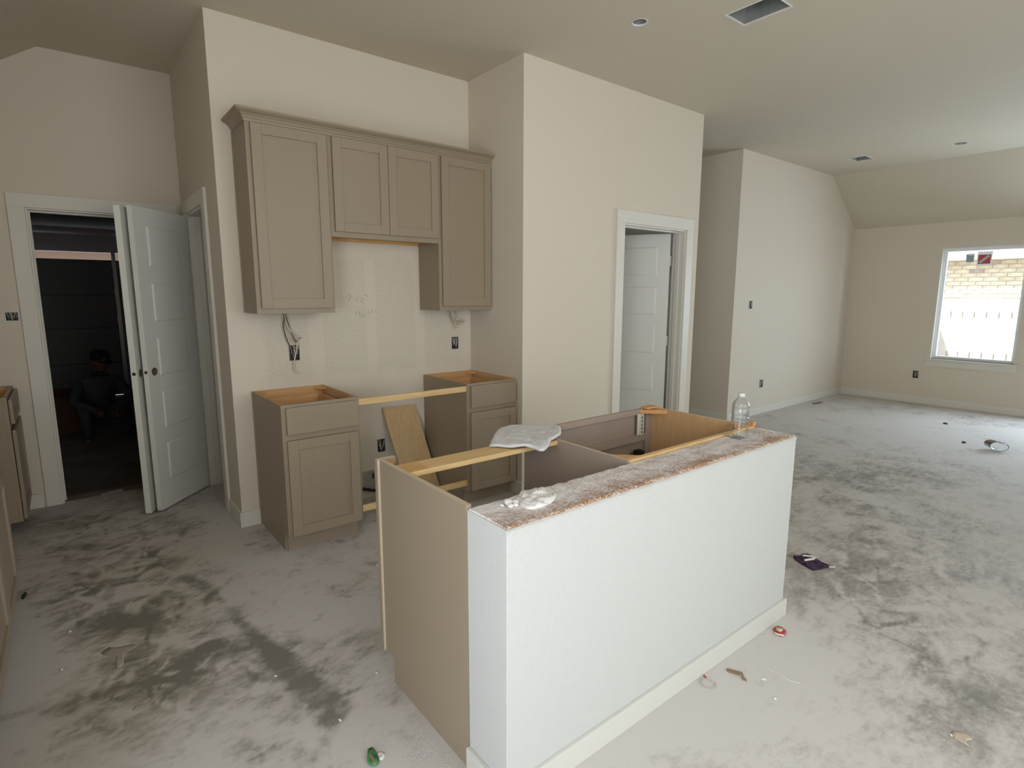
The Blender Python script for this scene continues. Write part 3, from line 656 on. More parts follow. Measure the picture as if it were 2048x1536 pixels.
# garage door: opening in wall_garage, leaf swung into the kitchen
d1 = sempty('door_1', (-.645, YP, 0))
MB().box(-1.110, -1.022, YP-.017, YP, 0, 2.045).box(-.268, XA-.035, YP-.017, YP, 0, 2.045).box(-1.110, XA-.035, YP-.017, YP, 2.045, 2.135).build('door_casing', 'trim', d1, closed=False, bevel=.002)
MB().box(-1.028, -1.010, YP, YP+.12, 0, 2.05).box(-.280, -.262, YP, YP+.12, 0, 2.05).box(-1.010, -.280, YP, YP+.12, 2.034, 2.05).build('door_jamb', 'trim', d1, closed=False)
MB().box(-1.010, -.998, YP+.045, YP+.08, 0, 2.034).box(-.292, -.280, YP+.045, YP+.08, 0, 2.034).box(-.998, -.292, YP+.045, YP+.08, 2.022, 2.034).build('door_stop', 'trim', d1, closed=False)
MB().box(-1.010, -.28, YP+.01, YP+.13, -.02, .008).build('threshold', 'gfloor', d1)
leaf(d1, (-.283, 1.222), (-.565, .612), .010, 2.02, side=1)
# closet door
d2 = sempty('door_2', (XA, .71, 0))
MB().box(XA-.018, XA, .305, .405, .0, 2.055).box(XA-.018, XA, 1.025, 1.115, 0, 2.055).box(XA-.018, XA, .305, 1.115, 2.055, 2.145).build('door_casing', 'trim', d2, closed=False, bevel=.002)
MB().box(XA, XA+.12, .40, .416, 0, 2.055).box(XA, XA+.12, 1.014, 1.03, 0, 2.055).box(XA, XA+.12, .416, 1.014, 2.04, 2.055).build('door_jamb', 'trim', d2, closed=False)
MB().box(XA+.045, XA+.08, .416, .428, 0, 2.04).box(XA+.045, XA+.08, 1.002, 1.014, 0, 2.04).build('door_stop', 'trim', d2, closed=False)
leaf(d2, (-.142, .998), (-.499, .616), .014, 2.022, side=-1)
# bedroom door
d3 = sempty('door_3', (3.147, YF, 0))
MB().box(2.630, 2.724, YF-.017, YF, 0, 2.055).box(3.570, 3.664, YF-.017, YF, 0, 2.055).box(2.630, 3.664, YF-.017, YF, 2.055, 2.155).build('door_casing', 'trim', d3, closed=False, bevel=.002)
MB().box(2.722, 2.740, YF, YF+.12, 0, 2.058).box(3.554, 3.572, YF, YF+.12, 0, 2.058).box(2.740, 3.554, YF, YF+.12, 2.042, 2.058).build('door_jamb', 'trim', d3, closed=False)
MB().box(2.740, 2.752, YF+.045, YF+.08, 0, 2.042).box(3.542, 3.554, YF+.045, YF+.08, 0, 2.042).box(2.752, 3.542, YF+.045, YF+.08, 2.03, 2.042).build('door_stop', 'trim', d3, closed=False)
leaf(d3, (3.545, -.522), (3.16, .175), .012, 2.022, side=-1, bore=False, hz=(.25, 1.04, 1.78))

# ------------------------------------------------------------------ window
w1 = sempty('window_1', (XW, -1.786, .632))
ya, yb, za, zb = -2.225, -1.348, .632, 2.095
MB().box(XW+.075, XW+.13, ya, ya+.045, za, zb).box(XW+.075, XW+.13, yb-.045, yb, za, zb).box(XW+.075, XW+.13, ya+.045, yb-.045, za, za+.035).box(XW+.075, XW+.13, ya+.045, yb-.045, zb-.045, zb).build('window_frame', 'vinyl', w1, closed=False, bevel=.003)
MB().box(XW+.06, XW+.075, ya, ya+.02, za, zb).box(XW+.06, XW+.075, yb-.02, yb, za, zb).box(XW+.06, XW+.075, ya+.02, yb-.02, zb-.02, zb).build('inner_bead', 'vinyl', w1, closed=False)
MB().box(XW+.100, XW+.104, ya+.045, yb-.045, za+.035, zb-.045).build('window_pane', 'glass', w1)
MB().box(XW-.035, XW+.075, ya-.045, yb+.05, za-.018, za).build('window_sill', 'trim', w1, bevel=.003)
MB().box(XW-.015, XW, ya-.03, yb+.035, za-.10, za-.018).build('sill_apron', 'trim', w1)
MB().box(XW+.002, XW+.060, ya-.001, ya+.006, za, zb).box(XW+.002, XW+.060, yb-.006, yb+.001, za, zb).box(XW+.002, XW+.060, ya, yb, zb-.006, zb+.001).build('window_return', 'trim', w1, closed=False)
GX = XW+.099
sb = tag(MB().box(GX-.002, GX, -1.673, -1.585, 1.90, 2.015).build('window_sticker', 'kwhite'), 'small pale blue sticker on the window glass', 'sticker', 'stickers on the window glass')
MB().box(GX-.003, GX-.002, -1.668, -1.590, 1.91, 1.995).build('printed_field', 'kblue', sb)
for i in range(5): MB().box(GX-.0036, GX-.003, -1.660, -1.602, 1.98-i*.015, 1.984-i*.015).build('printed_line', MT['pencil'], sb)
MB().box(GX-.0036, GX-.003, -1.602, -1.592, 1.985, 1.995).build('printed_block', 'dark', sb)
sr = tag(MB().box(GX-.002, GX, -1.852, -1.700, 1.855, 2.035).build('window_sticker', 'kwhite'), 'white sticker with a red square crossed by a white diagonal band', 'sticker', 'stickers on the window glass')
MB().box(GX-.003, GX-.002, -1.838, -1.712, 1.88, 1.995).build('red_square', 'kred', sr)
MB().prism([(-1.712, 1.880), (-1.735, 1.880), (-1.838, 1.980), (-1.838, 1.995), (-1.815, 1.995), (-1.712, 1.897)], 'x', GX-.0038, GX-.003).build('diagonal_band', 'kwhite', sr)
MB().box(GX-.0044, GX-.0038, -1.738, -1.714, 1.881, 1.890).build('band_end', 'dark', sr)
MB().box(GX-.0044, GX-.0038, -1.838, -1.818, 1.978, 1.992).build('band_end', 'dark', sr)
# off-camera windows: frames and panes so the openings are real windows
def off_win(name, axis, c, u0, u1, v0, v1, nm=1):
    e = sempty(name, (c, (u0+u1)/2, v0) if axis == 'x' else ((u0+u1)/2, c, v0))
    mb = MB()
    def B(a, b, d, g):
        mb.box(c, c+.05, a, b, d, g) if axis == 'x' else mb.box(a, b, c, c+.05, d, g)
    B(u0, u0+.045, v0, v1); B(u1-.045, u1, v0, v1); B(u0, u1, v0, v0+.045); B(u0, u1, v1-.045, v1)
    for i in range(1, nm): m_ = u0+(u1-u0)*i/nm; B(m_-.03, m_+.03, v0, v1)
    mb.build('window_frame', 'vinyl', e, closed=False)
off_win('window_2', 'x', XW+.07, -4.10, -2.55, .6, 2.1)
off_win('window_3', 'x', XL-.10, -4.85, -3.15, .12, 2.15, 2)
off_win('window_4', 'y', YR-.10, -.7, 2.1, .55, 2.85, 2)

# ------------------------------------------------------------------ yard: fence, brick house
struct(MB().box(XW+.14, 16, -9, 4, -.36, -.30).build('ground_yard', 'ground'))
fe = thing('picket_fence', 'dog-eared wooden fence outside the window, paled for overexposure', 'fence', (9.72, -1.6, -.3))
pk = None; y = -3.52; i = 0
while y < .30:
    w_ = .130; hh = 1.722+random.uniform(-.006, .010)
    if i < 6 or pk is None or True:
        a = -w_/2; b = w_/2; 
        pl = [(a, 0), (b, 0), (b, hh-.035), (b-.03, hh), (a+.03, hh), (a, hh-.035)]
        o = MB().prism(pl, 'x', -.008, .008).build('picket', 'fence', fe, local=True) if i < 5 else bpy.data.objects.new('picket', protos[i % 5]) 
        if i < 5:
            protos = (protos if i else [])+[o.data]
        else: COL.objects.link(o); o.parent = fe
        o.location = (random.uniform(-.003, .003), y+1.6, 0); 
    y += .142; i += 1
for z in (.25, .85, 1.45): MB().box(9.728, 9.766, -3.6, .36, -.3+z, -.3+z+.09).build('fence_rail', 'fence', fe)
bh = thing('brick_house', 'tan brick house wall with white eave beyond the fence', 'house', (11.75, -1.6, -.3))
MB().box(11.61, 11.80, -5.0, 1.4, -.3, 2.16).build('mortar_wall', 'mortar', bh)
MB().box(11.33, 11.80, -5.0, 1.4, 2.16, 2.19).build('soffit', 'soffit', bh)
MB().box(11.30, 11.33, -5.0, 1.4, 2.08, 2.36).build('fascia', 'soffit', bh)
MB().box(11.585, 11.605, -5.0, 1.4, 2.075, 2.16).build('frieze_board', 'cream', bh)
bx = []
for mi in range(6): bx.append(MB().box(-.012, .0, 0, .198, 0, .0605).build('brick', MT['bricks'][mi], bh, local=True).data)
for o in [o for o in bpy.data.objects if o.name.startswith('brick') and o.parent == bh]: bpy.data.objects.remove(o)
bid = 0
for r in range(13):
    z = 2.075-.0705*(r+1); y0 = -3.6+(r % 2)*.104
    for c in range(18):
        y = y0+c*.208
        if bid >= 290 or y > .15: continue
        mi = random.choices(range(6), (5, 5, 2, 3, 1.1, 4))[0]
        o = bpy.data.objects.new('brick', bx[mi]); COL.objects.link(o); o.parent = bh
        o.location = Vector((11.610+random.uniform(-.002, .002), y, z))-Vector((11.75, -1.6, -.3)); bid += 1

# ------------------------------------------------------------------ garage behind door_1
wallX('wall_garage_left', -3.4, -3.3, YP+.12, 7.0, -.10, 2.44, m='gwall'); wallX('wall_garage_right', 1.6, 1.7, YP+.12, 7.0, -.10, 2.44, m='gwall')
struct(MB().box(-3.4, 1.7, YP+.12, 7.15, 2.44, 2.54).build('ceiling_garage', mat('garage_ceiling_shaded', (.10, .085, .08), .9)))  # ceiling colour darkened so it reads as unlit
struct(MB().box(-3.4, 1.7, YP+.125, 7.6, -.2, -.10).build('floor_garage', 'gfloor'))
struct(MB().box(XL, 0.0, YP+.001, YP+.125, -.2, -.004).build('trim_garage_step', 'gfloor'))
wallY('wall_garage_front', 7.0, 7.15, -3.4, 1.7, -.10, 2.44, [(-3.0, .60, -.11, 2.10)], m=mat('garage_header_lit', (.62, .53, .52), .8))  # header colour paled to imitate light leaking over the door
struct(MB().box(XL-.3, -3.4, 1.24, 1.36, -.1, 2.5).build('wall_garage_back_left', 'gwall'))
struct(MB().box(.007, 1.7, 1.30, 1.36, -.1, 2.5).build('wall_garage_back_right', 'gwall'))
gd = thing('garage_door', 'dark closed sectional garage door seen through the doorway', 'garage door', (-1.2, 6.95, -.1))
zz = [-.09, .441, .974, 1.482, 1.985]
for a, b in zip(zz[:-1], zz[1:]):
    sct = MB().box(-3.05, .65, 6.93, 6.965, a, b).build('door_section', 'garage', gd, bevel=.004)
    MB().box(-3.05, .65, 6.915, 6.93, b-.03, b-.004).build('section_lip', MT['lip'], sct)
MB().box(-3.0, .60, 7.155, 7.160, 1.96, 2.12).build('gap_glow_strip', 'gap_glow', gd)  # added strip standing in for the glow of daylight through the gap
tr = thing('door_track', 'vertical steel garage door track beside the doorway edge', 'track', (-.32, 5.0, -.1))
MB().box(-.352, -.345, 4.99, 5.03, -.1, 2.0).box(-.352, -.31, 5.03, 5.037, -.1, 2.0).build('rail', 'steel', tr, closed=False)
for z in (1.12, 1.47): MB().box(-.36, -.32, 4.97, 4.995, z, z+.07).tube([(-.34, 4.96, z+.035), (-.34, 5.0, z+.035)], .018, 12).build('roller_bracket', 'steel', tr, closed=False)
tag(MB().box(-1.55, .4, 4.98, 5.02, 2.19, 2.215).build('torsion_tube', 'steel'), 'thin horizontal metal bar high up across the dark garage', 'bar')

# crouching person in the dark garage
def skin(name, vs, es, rad, m, parent, sub=2, root=0):
    me = bpy.data.meshes.new(name); me.from_pydata(vs, es, []); o = bpy.data.objects.new(name, me); COL.objects.link(o); o.parent = parent
    me.materials.append(MT[m]); s = o.modifiers.new('s', 'SKIN'); s.use_smooth_shade = True
    for i, r in enumerate(rad): me.skin_vertices[0].data[i].radius = r
    me.skin_vertices[0].data[root].use_root = True
    b = o.modifiers.new('u', 'SUBSURF'); b.levels = sub; b.render_levels = sub
    return o
PX, PY = -.66, 3.70
pe = thing('person', 'person in dark clothes and cap crouching in the dark garage', 'person', (PX, PY, -.1))
# local coordinates: x right, y away, z up from the slab ; squatting, facing +x / camera
V_ = [(-.03, .05, .30), (-.02, .04, .47), (-.00, .01, .62), (.015, -.01, .70), (.02, -.02, .76),          # pelvis, belly, chest, neck base, neck
      (-.12, .04, .28), (-.16, -.30, .42), (-.14, -.10, .06), (-.15, -.26, .04),                              # left hip, knee, ankle, toe
      (.10, .04, .28), (.20, -.28, .44), (.20, -.08, .06), (.23, -.24, .04),                                  # right leg
      (-.17, .02, .64), (-.24, -.16, .46), (-.10, -.38, .42), (-.05, -.44, .40),                              # left arm
      (.17, .00, .64), (.27, -.16, .47), (.16, -.38, .40), (.11, -.44, .38)]
E_ = [(0, 1), (1, 2), (2, 3), (3, 4), (0, 5), (5, 6), (6, 7), (7, 8), (0, 9), (9, 10), (10, 11), (11, 12), (2, 13), (13, 14), (14, 15), (15, 16), (2, 17), (17, 18), (18, 19), (19, 20)]
R_ = [(.14, .11), (.13, .10), (.15, .11), (.07, .06), (.052, .052), (.09, .09), (.068, .068), (.04, .04), (.038, .032), (.09, .09), (.068, .068), (.04, .04), (.038, .032),
      (.065, .06), (.046, .046), (.034, .034), (.026, .026), (.065, .06), (.046, .046), (.034, .034), (.026, .026)]
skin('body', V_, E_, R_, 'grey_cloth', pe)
# head with face
def head(parent, c):
    bm = bmesh.new(); bmesh.ops.create_uvsphere(bm, u_segments=24, v_segments=18, radius=1)
    for v in bm.verts:
        x, y, z = v.co; jaw = 1-.28*max(0, -z); v.co = Vector((x*.076*jaw, y*.095*(1-.12*max(0, -z)), z*.115))
        if y < -.8 and abs(z) < .35 and abs(x) < .28: v.co.y -= .018*(1-abs(x)/.28)*(1-abs(z)/.4)      # nose
        if y < -.7 and .05 < z < .35 and .2 < abs(x) < .6: v.co.y += .007                                # eye sockets
    me = bpy.data.meshes.new('head'); bm.to_mesh(me); bm.free(); me.materials.append(MT['skin']); o = bpy.data.objects.new('head', me); COL.objects.link(o); o.parent = parent; o.location = c; o.rotation_euler = (.25, 0, .5)
    for p in me.polygons: p.use_smooth = True
    for s in (-1, 1):
        MB().lathe([(0.0001, -.01), (.009, 0), (.0001, .01)], (s*.03, -.083, .018), 10).build('eye', 'dark', o, local=True)
        MB().lathe([(.0001, -.03), (.010, 0), (.0001, .03)], (s*.076, .005, 0), 8).build('ear', 'skin', o, local=True)
    MB().tube([(-.02, -.080, -.048), (0, -.086, -.05), (.02, -.080, -.048)], .004, 6).build('mouth', 'rust', o, local=True)
    cp = MB().lathe([(.082, .022), (.088, .04), (.086, .085), (.06, .118), (.0001, .128)], (0, .008, 0), 24)
    cp.prism([(-.07, -.06), (.07, -.06), (.055, -.145), (0, -.165), (-.055, -.145)], 'z', .028, .034)
    cp.build('cap', 'dark_cloth', o, local=True, closed=False)
    return o
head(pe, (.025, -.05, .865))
for s, bx_, by_, bz in ((-1, -.05, -.44, .40), (1, .11, -.44, .38)):
    hv = [(bx_, by_, bz), (bx_-s*.015, by_-.035, bz-.008)]; he = [(0, 1)]; hr = [(.022, .018), (.030, .014)]
    for k in range(4):
        j = len(hv); ln = (.026, .030, .028, .022)[k]
        bx2 = bx_-s*.015+(k-1.5)*.015
        hv += [(bx2, by_-.06, bz-.012), (bx2, by_-.06-ln, bz-.03), (bx2, by_-.052-ln, bz-.052)]; he += [(1, j), (j, j+1), (j+1, j+2)]; hr += [(.009, .009), (.008, .008), (.007, .007)]
    j = len(hv); hv += [(bx_+s*.03, by_-.03, bz-.015), (bx_+s*.035, by_-.055, bz-.03)]; he += [(1, j), (j, j+1)]; hr += [(.010, .010), (.008, .008)]
    skin('hand', hv, he, hr, 'skin', pe, 1)
bxo = thing('cardboard_box', 'dark open cardboard box on the garage floor left of the person', 'box', (-1.05, 4.6, -.1))
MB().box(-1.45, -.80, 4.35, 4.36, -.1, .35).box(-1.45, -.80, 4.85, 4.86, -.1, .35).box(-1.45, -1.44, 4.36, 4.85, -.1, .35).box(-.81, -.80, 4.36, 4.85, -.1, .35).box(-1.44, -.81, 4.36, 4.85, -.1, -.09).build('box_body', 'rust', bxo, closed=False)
MB().box(-1.45, -.80, 4.20, 4.35, .345, .352).build('box_flap', 'rust', bxo)

# ------------------------------------------------------------------ outlet boxes, wires
def obox(label, c, axis, wd, hh, cat='electrical box', wires=True, m='blue', seed=1):
    # open box laid flat on a wall, dark plate painting the shade inside: rim proud 2 mm; axis 'y' faces -y, 'x' faces -x
    rnd = random.Random(seed)
    t = thing('outlet_box', label, cat, c, 'unfinished electrical boxes in the walls')
    def B(mb, u0, u1, z0, z1, d0, d1): 
        return mb.box(u0, u1, d0, d1, z0, z1) if axis == 'y' else mb.box(d0, d1, u0, u1, z0, z1)
    mb = MB(); a = wd/2; b = hh/2; r = .004
    B(mb, -a, -a+r, -b, b, -.006, -.0005); B(mb, a-r, a, -b, b, -.006, -.0005); B(mb, -a+r, a-r, -b, -b+r, -.006, -.0005); B(mb, -a+r, a-r, b-r, b, -.006, -.0005)
    mb.build('box_rim', m, t, local=True, closed=False)
    mb = MB(); B(mb, -a+r, a-r, -b+r, b-r, -.0015, -.0005); mb.build('cavity_shade', 'dark', t, local=True)
    if wires:
        for k in range(9):
            pts = []; u = rnd.uniform(-a*.7, a*.7); z = rnd.uniform(-b*.8, -b*.2); du = rnd.uniform(-.3, .3)
            for i in range(6):
                uu = max(-a*.8, min(a*.8, u+du*i*a*.5+rnd.uniform(-.004, .004))); zz_ = max(-b*.9, min(b*.9, z+i*hh*.15)); d = -.004-rnd.uniform(.0, .006)
                pts.append((uu, d, zz_) if axis == 'y' else (d, uu, zz_))
            MB().tube(pts, .0016, 6).build('wire', ['wire', 'steel', 'wire', 'black'][k % 4], t, local=True)
    return t
obox('black electrical box left of the range wall with cables spilling out', (.275, 0, 1.103), 'y', .064, .10, seed=2)
obox('black electrical box below the right wall cabinet', (1.520, 0, 1.104), 'y', .058, .095, seed=3)
obox('low electrical box behind the leaning maple board', (.863, 0, .378), 'y', .058, .095, seed=4)
obox('electrical box beside the casing of the garage doorway', (-1.157, YP, 1.333), 'y', .070, .062, m='metal', seed=5)
obox('small grey switch box high on the living room wall', (5.500, YE, 1.365), 'y', .075, .10, m='metal', seed=6)
obox('small grey outlet box low on the living room wall', (5.880, YE, .385), 'y', .075, .10, m='metal', seed=8)
obox('outlet box below and left of the window', (XW, -1.210, .398), 'x', .062, .10, seed=9)
gb = thing('gas_outlet', 'recessed grey gas connection box with black pipe near the floor', 'gas box', (.77, 0, .12), None)
MB().box(-.065, .050, -.003, -.0005, -.055, .085).build('box_plate', 'metal', gb, local=True)
MB().box(-.07, -.064, -.010, -.0005, -.06, .09).box(.049, .055, -.010, -.0005, -.06, .09).box(-.064, .049, -.010, -.0005, .085, .09).build('box_rim', 'plastic', gb, local=True, closed=False)
MB().tube([(-.09, -.03, -.03), (-.03, -.035, -.05), (.02, -.04, -.065), (.03, -.03, -.055)], .011, 12).tube([(.022, -.045, -.065), (.036, -.045, -.058)], .015, 12).build('gas_pipe', 'black', gb, local=True, closed=False)
MB().box(.012, .024, -.006, -.003, .02, .06).build('valve', 'black', gb, local=True)
# dangling cables
def sm(pts, n=6):
    P = [Vector(p) for p in pts]; out = []
    for i in range(len(P)-1):
        p0 = P[max(i-1, 0)]; p1 = P[i]; p2 = P[i+1]; p3 = P[min(i+2, len(P)-1)]
        for k in range(n):
            t = k/n; out.append(.5*((2*p1)+(-p0+p2)*t+(2*p0-5*p1+4*p2-p3)*t*t+(-p0+3*p1-3*p2+p3)*t*t*t))
    return out+[P[-1]]
cl = thing('cable_bundle', 'loose brown and white cables hanging to the left electrical box', 'cable', (.24, -.02, 1.37), 'cables hanging under the wall cabinets')
CB = [([(.205, -.05, 1.375), (.215, -.03, 1.33), (.208, -.025, 1.28), (.222, -.02, 1.21), (.245, -.015, 1.145)], .0035, 'wireb'),
      ([(.212, -.05, 1.375), (.225, -.04, 1.33), (.245, -.03, 1.27), (.262, -.03, 1.215), (.285, -.02, 1.175)], .0035, 'wireb'),
      ([(.208, -.05, 1.375), (.22, -.045, 1.32), (.25, -.035, 1.25), (.29, -.03, 1.215), (.297, -.025, 1.18), (.295, -.02, 1.13)], .003, 'wire'),
      ([(.217, -.045, 1.375), (.222, -.04, 1.30), (.248, -.035, 1.235), (.252, -.03, 1.19), (.282, -.02, 1.165)], .0028, 'wire'),
      ([(.29, -.02, 1.175), (.285, -.015, 1.12), (.270, -.02, 1.07), (.262, -.025, 1.02), (.268, -.03, .985), (.295, -.035, .975)], .0045, 'wire'),
      ([(.288, -.02, 1.175), (.305, -.025, 1.195), (.318, -.03, 1.205)], .002, 'wireb')]
for pts, r, m in CB: MB().tube(sm(pts), r, 8).build('cable', m, cl)
cr_ = thing('cable_loop', 'white cable loops hanging below the right wall cabinet', 'cable', (1.50, -.05, 1.37), 'cables hanging under the wall cabinets')
for pts in ([(1.452, -.08, 1.375), (1.462, -.06, 1.33), (1.480, -.05, 1.285), (1.53, -.045, 1.262), (1.575, -.04, 1.262), (1.57, -.04, 1.280), (1.52, -.05, 1.285), (1.49, -.055, 1.30), (1.468, -.07, 1.375)],
            [(1.46, -.075, 1.375), (1.485, -.06, 1.31), (1.53, -.05, 1.288), (1.578, -.045, 1.275)],
            [(1.456, -.078, 1.375), (1.475, -.06, 1.30), (1.497, -.05, 1.26), (1.510, -.045, 1.225)]):
    MB().tube(sm(pts), .0048, 8).build('cable', 'wire', cr_)
# pencilled scribble on the drywall
pm_ = thing('pencil_note', 'faint illegible pencil scribble on the bare drywall above the range gap', 'scribble', (.82, 0, 1.40))
def stroke(pts): MB().tube([(x_, -.0012, z_) for x_, z_ in pts], .0013, 5).build('stroke', 'pencil', pm_)
for pts in ([(.655, 1.475), (.67, 1.485), (.68, 1.47), (.668, 1.45), (.66, 1.435)], [(.725, 1.46), (.722, 1.435)], [(.75, 1.455), (.765, 1.45), (.755, 1.43), (.745, 1.435)], [(.78, 1.475), (.79, 1.48), (.80, 1.465)],
            [(.640, 1.405), (.648, 1.412)], [(.71, 1.365), (.712, 1.34)], [(.735, 1.37), (.738, 1.335), (.75, 1.328)], [(.755, 1.35), (.765, 1.322), (.78, 1.328), (.785, 1.352)], [(.80, 1.37), (.803, 1.345)],
            [(.82, 1.372), (.835, 1.375), (.83, 1.355), (.82, 1.36)], [(.855, 1.37), (.862, 1.352)]): stroke(pts)

# ------------------------------------------------------------------ ceiling fittings
v1 = thing('air_vent_opening', 'uncovered sheet metal air duct opening in the kitchen ceiling', 'air vent', (2.347, -1.915, H))
x0, x1, y0, y1 = 2.252, 2.442, -2.052, -1.778
def ductbox(t, x0, x1, y0, y1, h=.22):
    MB().box(x0, x0+.003, y0, y1, H+.003, H+h).box(x1-.003, x1, y0, y1, H+.003, H+h).box(x0+.003, x1-.003, y0, y0+.003, H+.003, H+h).box(x0+.003, x1-.003, y1-.003, y1, H+.003, H+h).box(x0, x1, y0, y1, H+h, H+h+.003).build('duct_sleeve', 'metal', t, closed=False)
    MB().tube([((x0+x1)/2, (y0+y1)/2, H+h-.02), ((x0+x1)/2, (y0+y1)/2, H+h)], min(x1-x0, y1-y0)*.42, 20).build('throat_shade', 'dark', t)  # the dark plug paints the shade up inside the duct
    MB().box(x0-.008, x0, y0-.008, y1+.008, H-.003, H).box(x1, x1+.008, y0-.008, y1+.008, H-.003, H).box(x0, x1, y0-.008, y0, H-.003, H).box(x0, x1, y1, y1+.008, H-.003, H).build('opening_edge', 'putty', t, closed=False)
ductbox(v1, x0, x1, y0, y1)
v2 = thing('air_vent_opening', 'uncovered air duct opening in the far living room ceiling', 'air vent', (6.63, -.885, H)); ductbox(v2, 6.52, 6.74, -.97, -.80)
def can(label, cx, cy, r):
    t = thing('light_opening', label, 'ceiling light', (cx, cy, H))
    N_ = 28; mb = MB(); mb.lathe([(r, .001), (r, .11), (.0001, .11)], (cx, cy, H), N_); mb.build('can_housing', 'metal', t, closed=False)
    mb = MB(); mb.lathe([(r+.008, -.001), (r+.006, -.003), (r-.001, -.002), (r-.001, .004)], (cx, cy, H), N_); mb.build('cut_rim', 'putty', t, closed=False)
    MB().tube([(cx-.01, cy, H+.10), (cx-.012, cy+.01, H+.04), (cx+.01, cy, H+.02)], .005, 8).build('wire', 'wire', t)
can('bare round recessed light hole in the kitchen ceiling', 1.932, -1.411, .042); can('bare round recessed light hole in the living room ceiling', 6.711, -1.807, .058)

# ------------------------------------------------------------------ things lying about
# folded cloth
pts = [(.412, -1.978), (.481, -1.908), (.599, -1.805), (.704, -1.80), (.761, -1.857), (.856, -1.906), (.801, -1.987), (.735, -2.051), (.649, -2.092), (.579, -2.148), (.524, -2.171), (.513, -2.115), (.459, -2.054)]
def blanket(name, pts, z0, m, label, cat, th=.006, amp=.004, rings=7, droop=None, hump=0, freq=14, scale=1.0):
    cx = sum(p[0] for p in pts)/len(pts); cy = sum(p[1] for p in pts)/len(pts)
    P = sm([(x_, y_, 0) for x_, y_ in pts+[pts[0]]], 4)[:-1]; n = len(P); vs = [(cx, cy, 1.0)]; fs = []
    tv = []
    for k in range(1, rings+1):
        t = k/rings
        for p in P: tv.append((cx+(p.x-cx)*t, cy+(p.y-cy)*t, t))
    def zz(x_, y_, t):
        z = z0+th+amp*noise.noise(Vector((x_*freq, y_*freq, 1)))+amp*.6*noise.noise(Vector((x_*freq*2.7, y_*freq*2.7, 5)))+hump*(1-t*t)
        if droop: z += droop(x_, y_)
        return z
    top = [(cx, cy, zz(cx, cy, 0))]+[(a, b, zz(a, b, t)-(th*.5 if t > .99 else 0)) for a, b, t in tv]
    nb = len(top); bot = [(a, b, c-th) if i < nb-n else (a, b, c-th*.6) for i, (a, b, c) in enumerate(top)]
    if hump: bot = [(a, b, z0) for a, b, c in bot]
    F = []
    for i in range(n): F.append((0, 1+i, 1+(i+1) % n))
    for k in range(rings-1):
        for i in range(n): a = 1+k*n; F.append((a+i, a+n+i, a+n+(i+1) % n, a+(i+1) % n))
    G = [tuple(nb+q for q in reversed(fc)) for fc in F]; a = 1+(rings-1)*n
    S_ = [(a+i, nb+a+i, nb+a+(i+1) % n, a+(i+1) % n) for i in range(n)]
    o = MB().add(top+bot, F+G+S_, 0, True).build(name, m)
    return tag(o, label, cat)
cl_ = blanket('cleaning_cloth', pts, .8755, 'cloth', 'crumpled white cloth draped over the pine board and island partition', 'cloth', th=.009, amp=.0045, rings=20, freq=38,
        droop=lambda x_, y_: .006-.014*max(0, (.50-x_)/.1)-.012*max(0, (x_-.79)/.08)-.010*max(0, (-2.10-y_)/.08)+.004*noise.noise(Vector((x_*9, y_*9, 3))))
cl_.location.z = .0065
pts = [(.133, -2.493), (.192, -2.460), (.256, -2.467), (.282, -2.499), (.245, -2.555), (.183, -2.585), (.122, -2.577), (.119, -2.534)]
blanket('plaster_lump', pts, .868, 'putty', 'flattened white lump of plaster on the island wall top', 'plaster', th=.006, amp=.010, rings=16, hump=.012, freq=42)
lumps = [(.10, -2.50, .014), (.118, -2.515, .011), (.088, -2.528, .010), (.105, -2.532, .009), (.07, -2.51, .006)]
lm = MB()
for x_, y_, r in lumps:
    bm = bmesh.new(); bmesh.ops.create_icosphere(bm, subdivisions=2, radius=r)
    vv = []
    for v in bm.verts:
        d = 1+.35*noise.noise(v.co*90+Vector((x_*50, 0, 0))); vv.append((x_+v.co.x*d, y_+v.co.y*d, .874+v.co.z*d*.6))
    lm.add(vv, [[v.index for v in f_.verts] for f_ in bm.faces]); bm.free()
tag(lm.build('plaster_crumbs', 'putty', closed=False), 'small broken plaster crumbs left of the flattened plaster lump', 'plaster')['kind'] = 'stuff'
# bottle
BX, BY, BZ = 1.368, -2.512, .871
bo = thing('water_bottle', 'clear empty plastic water bottle standing on the island wall', 'bottle', (BX, BY, BZ))
prof = [(.0001, .008), (.012, .006), (.018, .001), (.026, 0), (.0305, .005), (.031, .014), (.030, .020)]
z = .022
for i in range(5): prof += [(.0295, z), (.0312, z+.005), (.0312, z+.009), (.0295, z+.013)]; z += .0145
prof += [(.0285, z+.002), (.0310, z+.008), (.0315, z+.022), (.0310, z+.034), (.0295, z+.038), (.0312, z+.042), (.0305, z+.050), (.027, z+.062), (.020, z+.074), (.0145, z+.082), (.0130, z+.086), (.0130, z+.090)]
zt_ = z+.090
inner = [(max(.0001, r-.0008), z_+(.0008 if i < 4 else 0)) for i, (r, z_) in enumerate(prof)][::-1]
MB().lathe(prof+inner, (BX, BY, BZ), 32, rfun=lambda a, z_: (1.17 if z_ < .16 else 1.17-.17*min(1, (z_-.16)/.02))*(1)+(.03*math.cos(5*a) if z_ < .016 else 0)).build('bottle_shell', 'clear', bo)
MB().lathe([(.0001, zt_+.012), (.0145, zt_+.012), (.0150, zt_+.009), (.0150, zt_-.003), (.0135, zt_-.004), (.0135, zt_+.009), (.0001, zt_+.010)], (BX, BY, BZ), 28).build('bottle_cap', mat('cap_white', (.80, .80, .76), .4, trans=.3), bo)
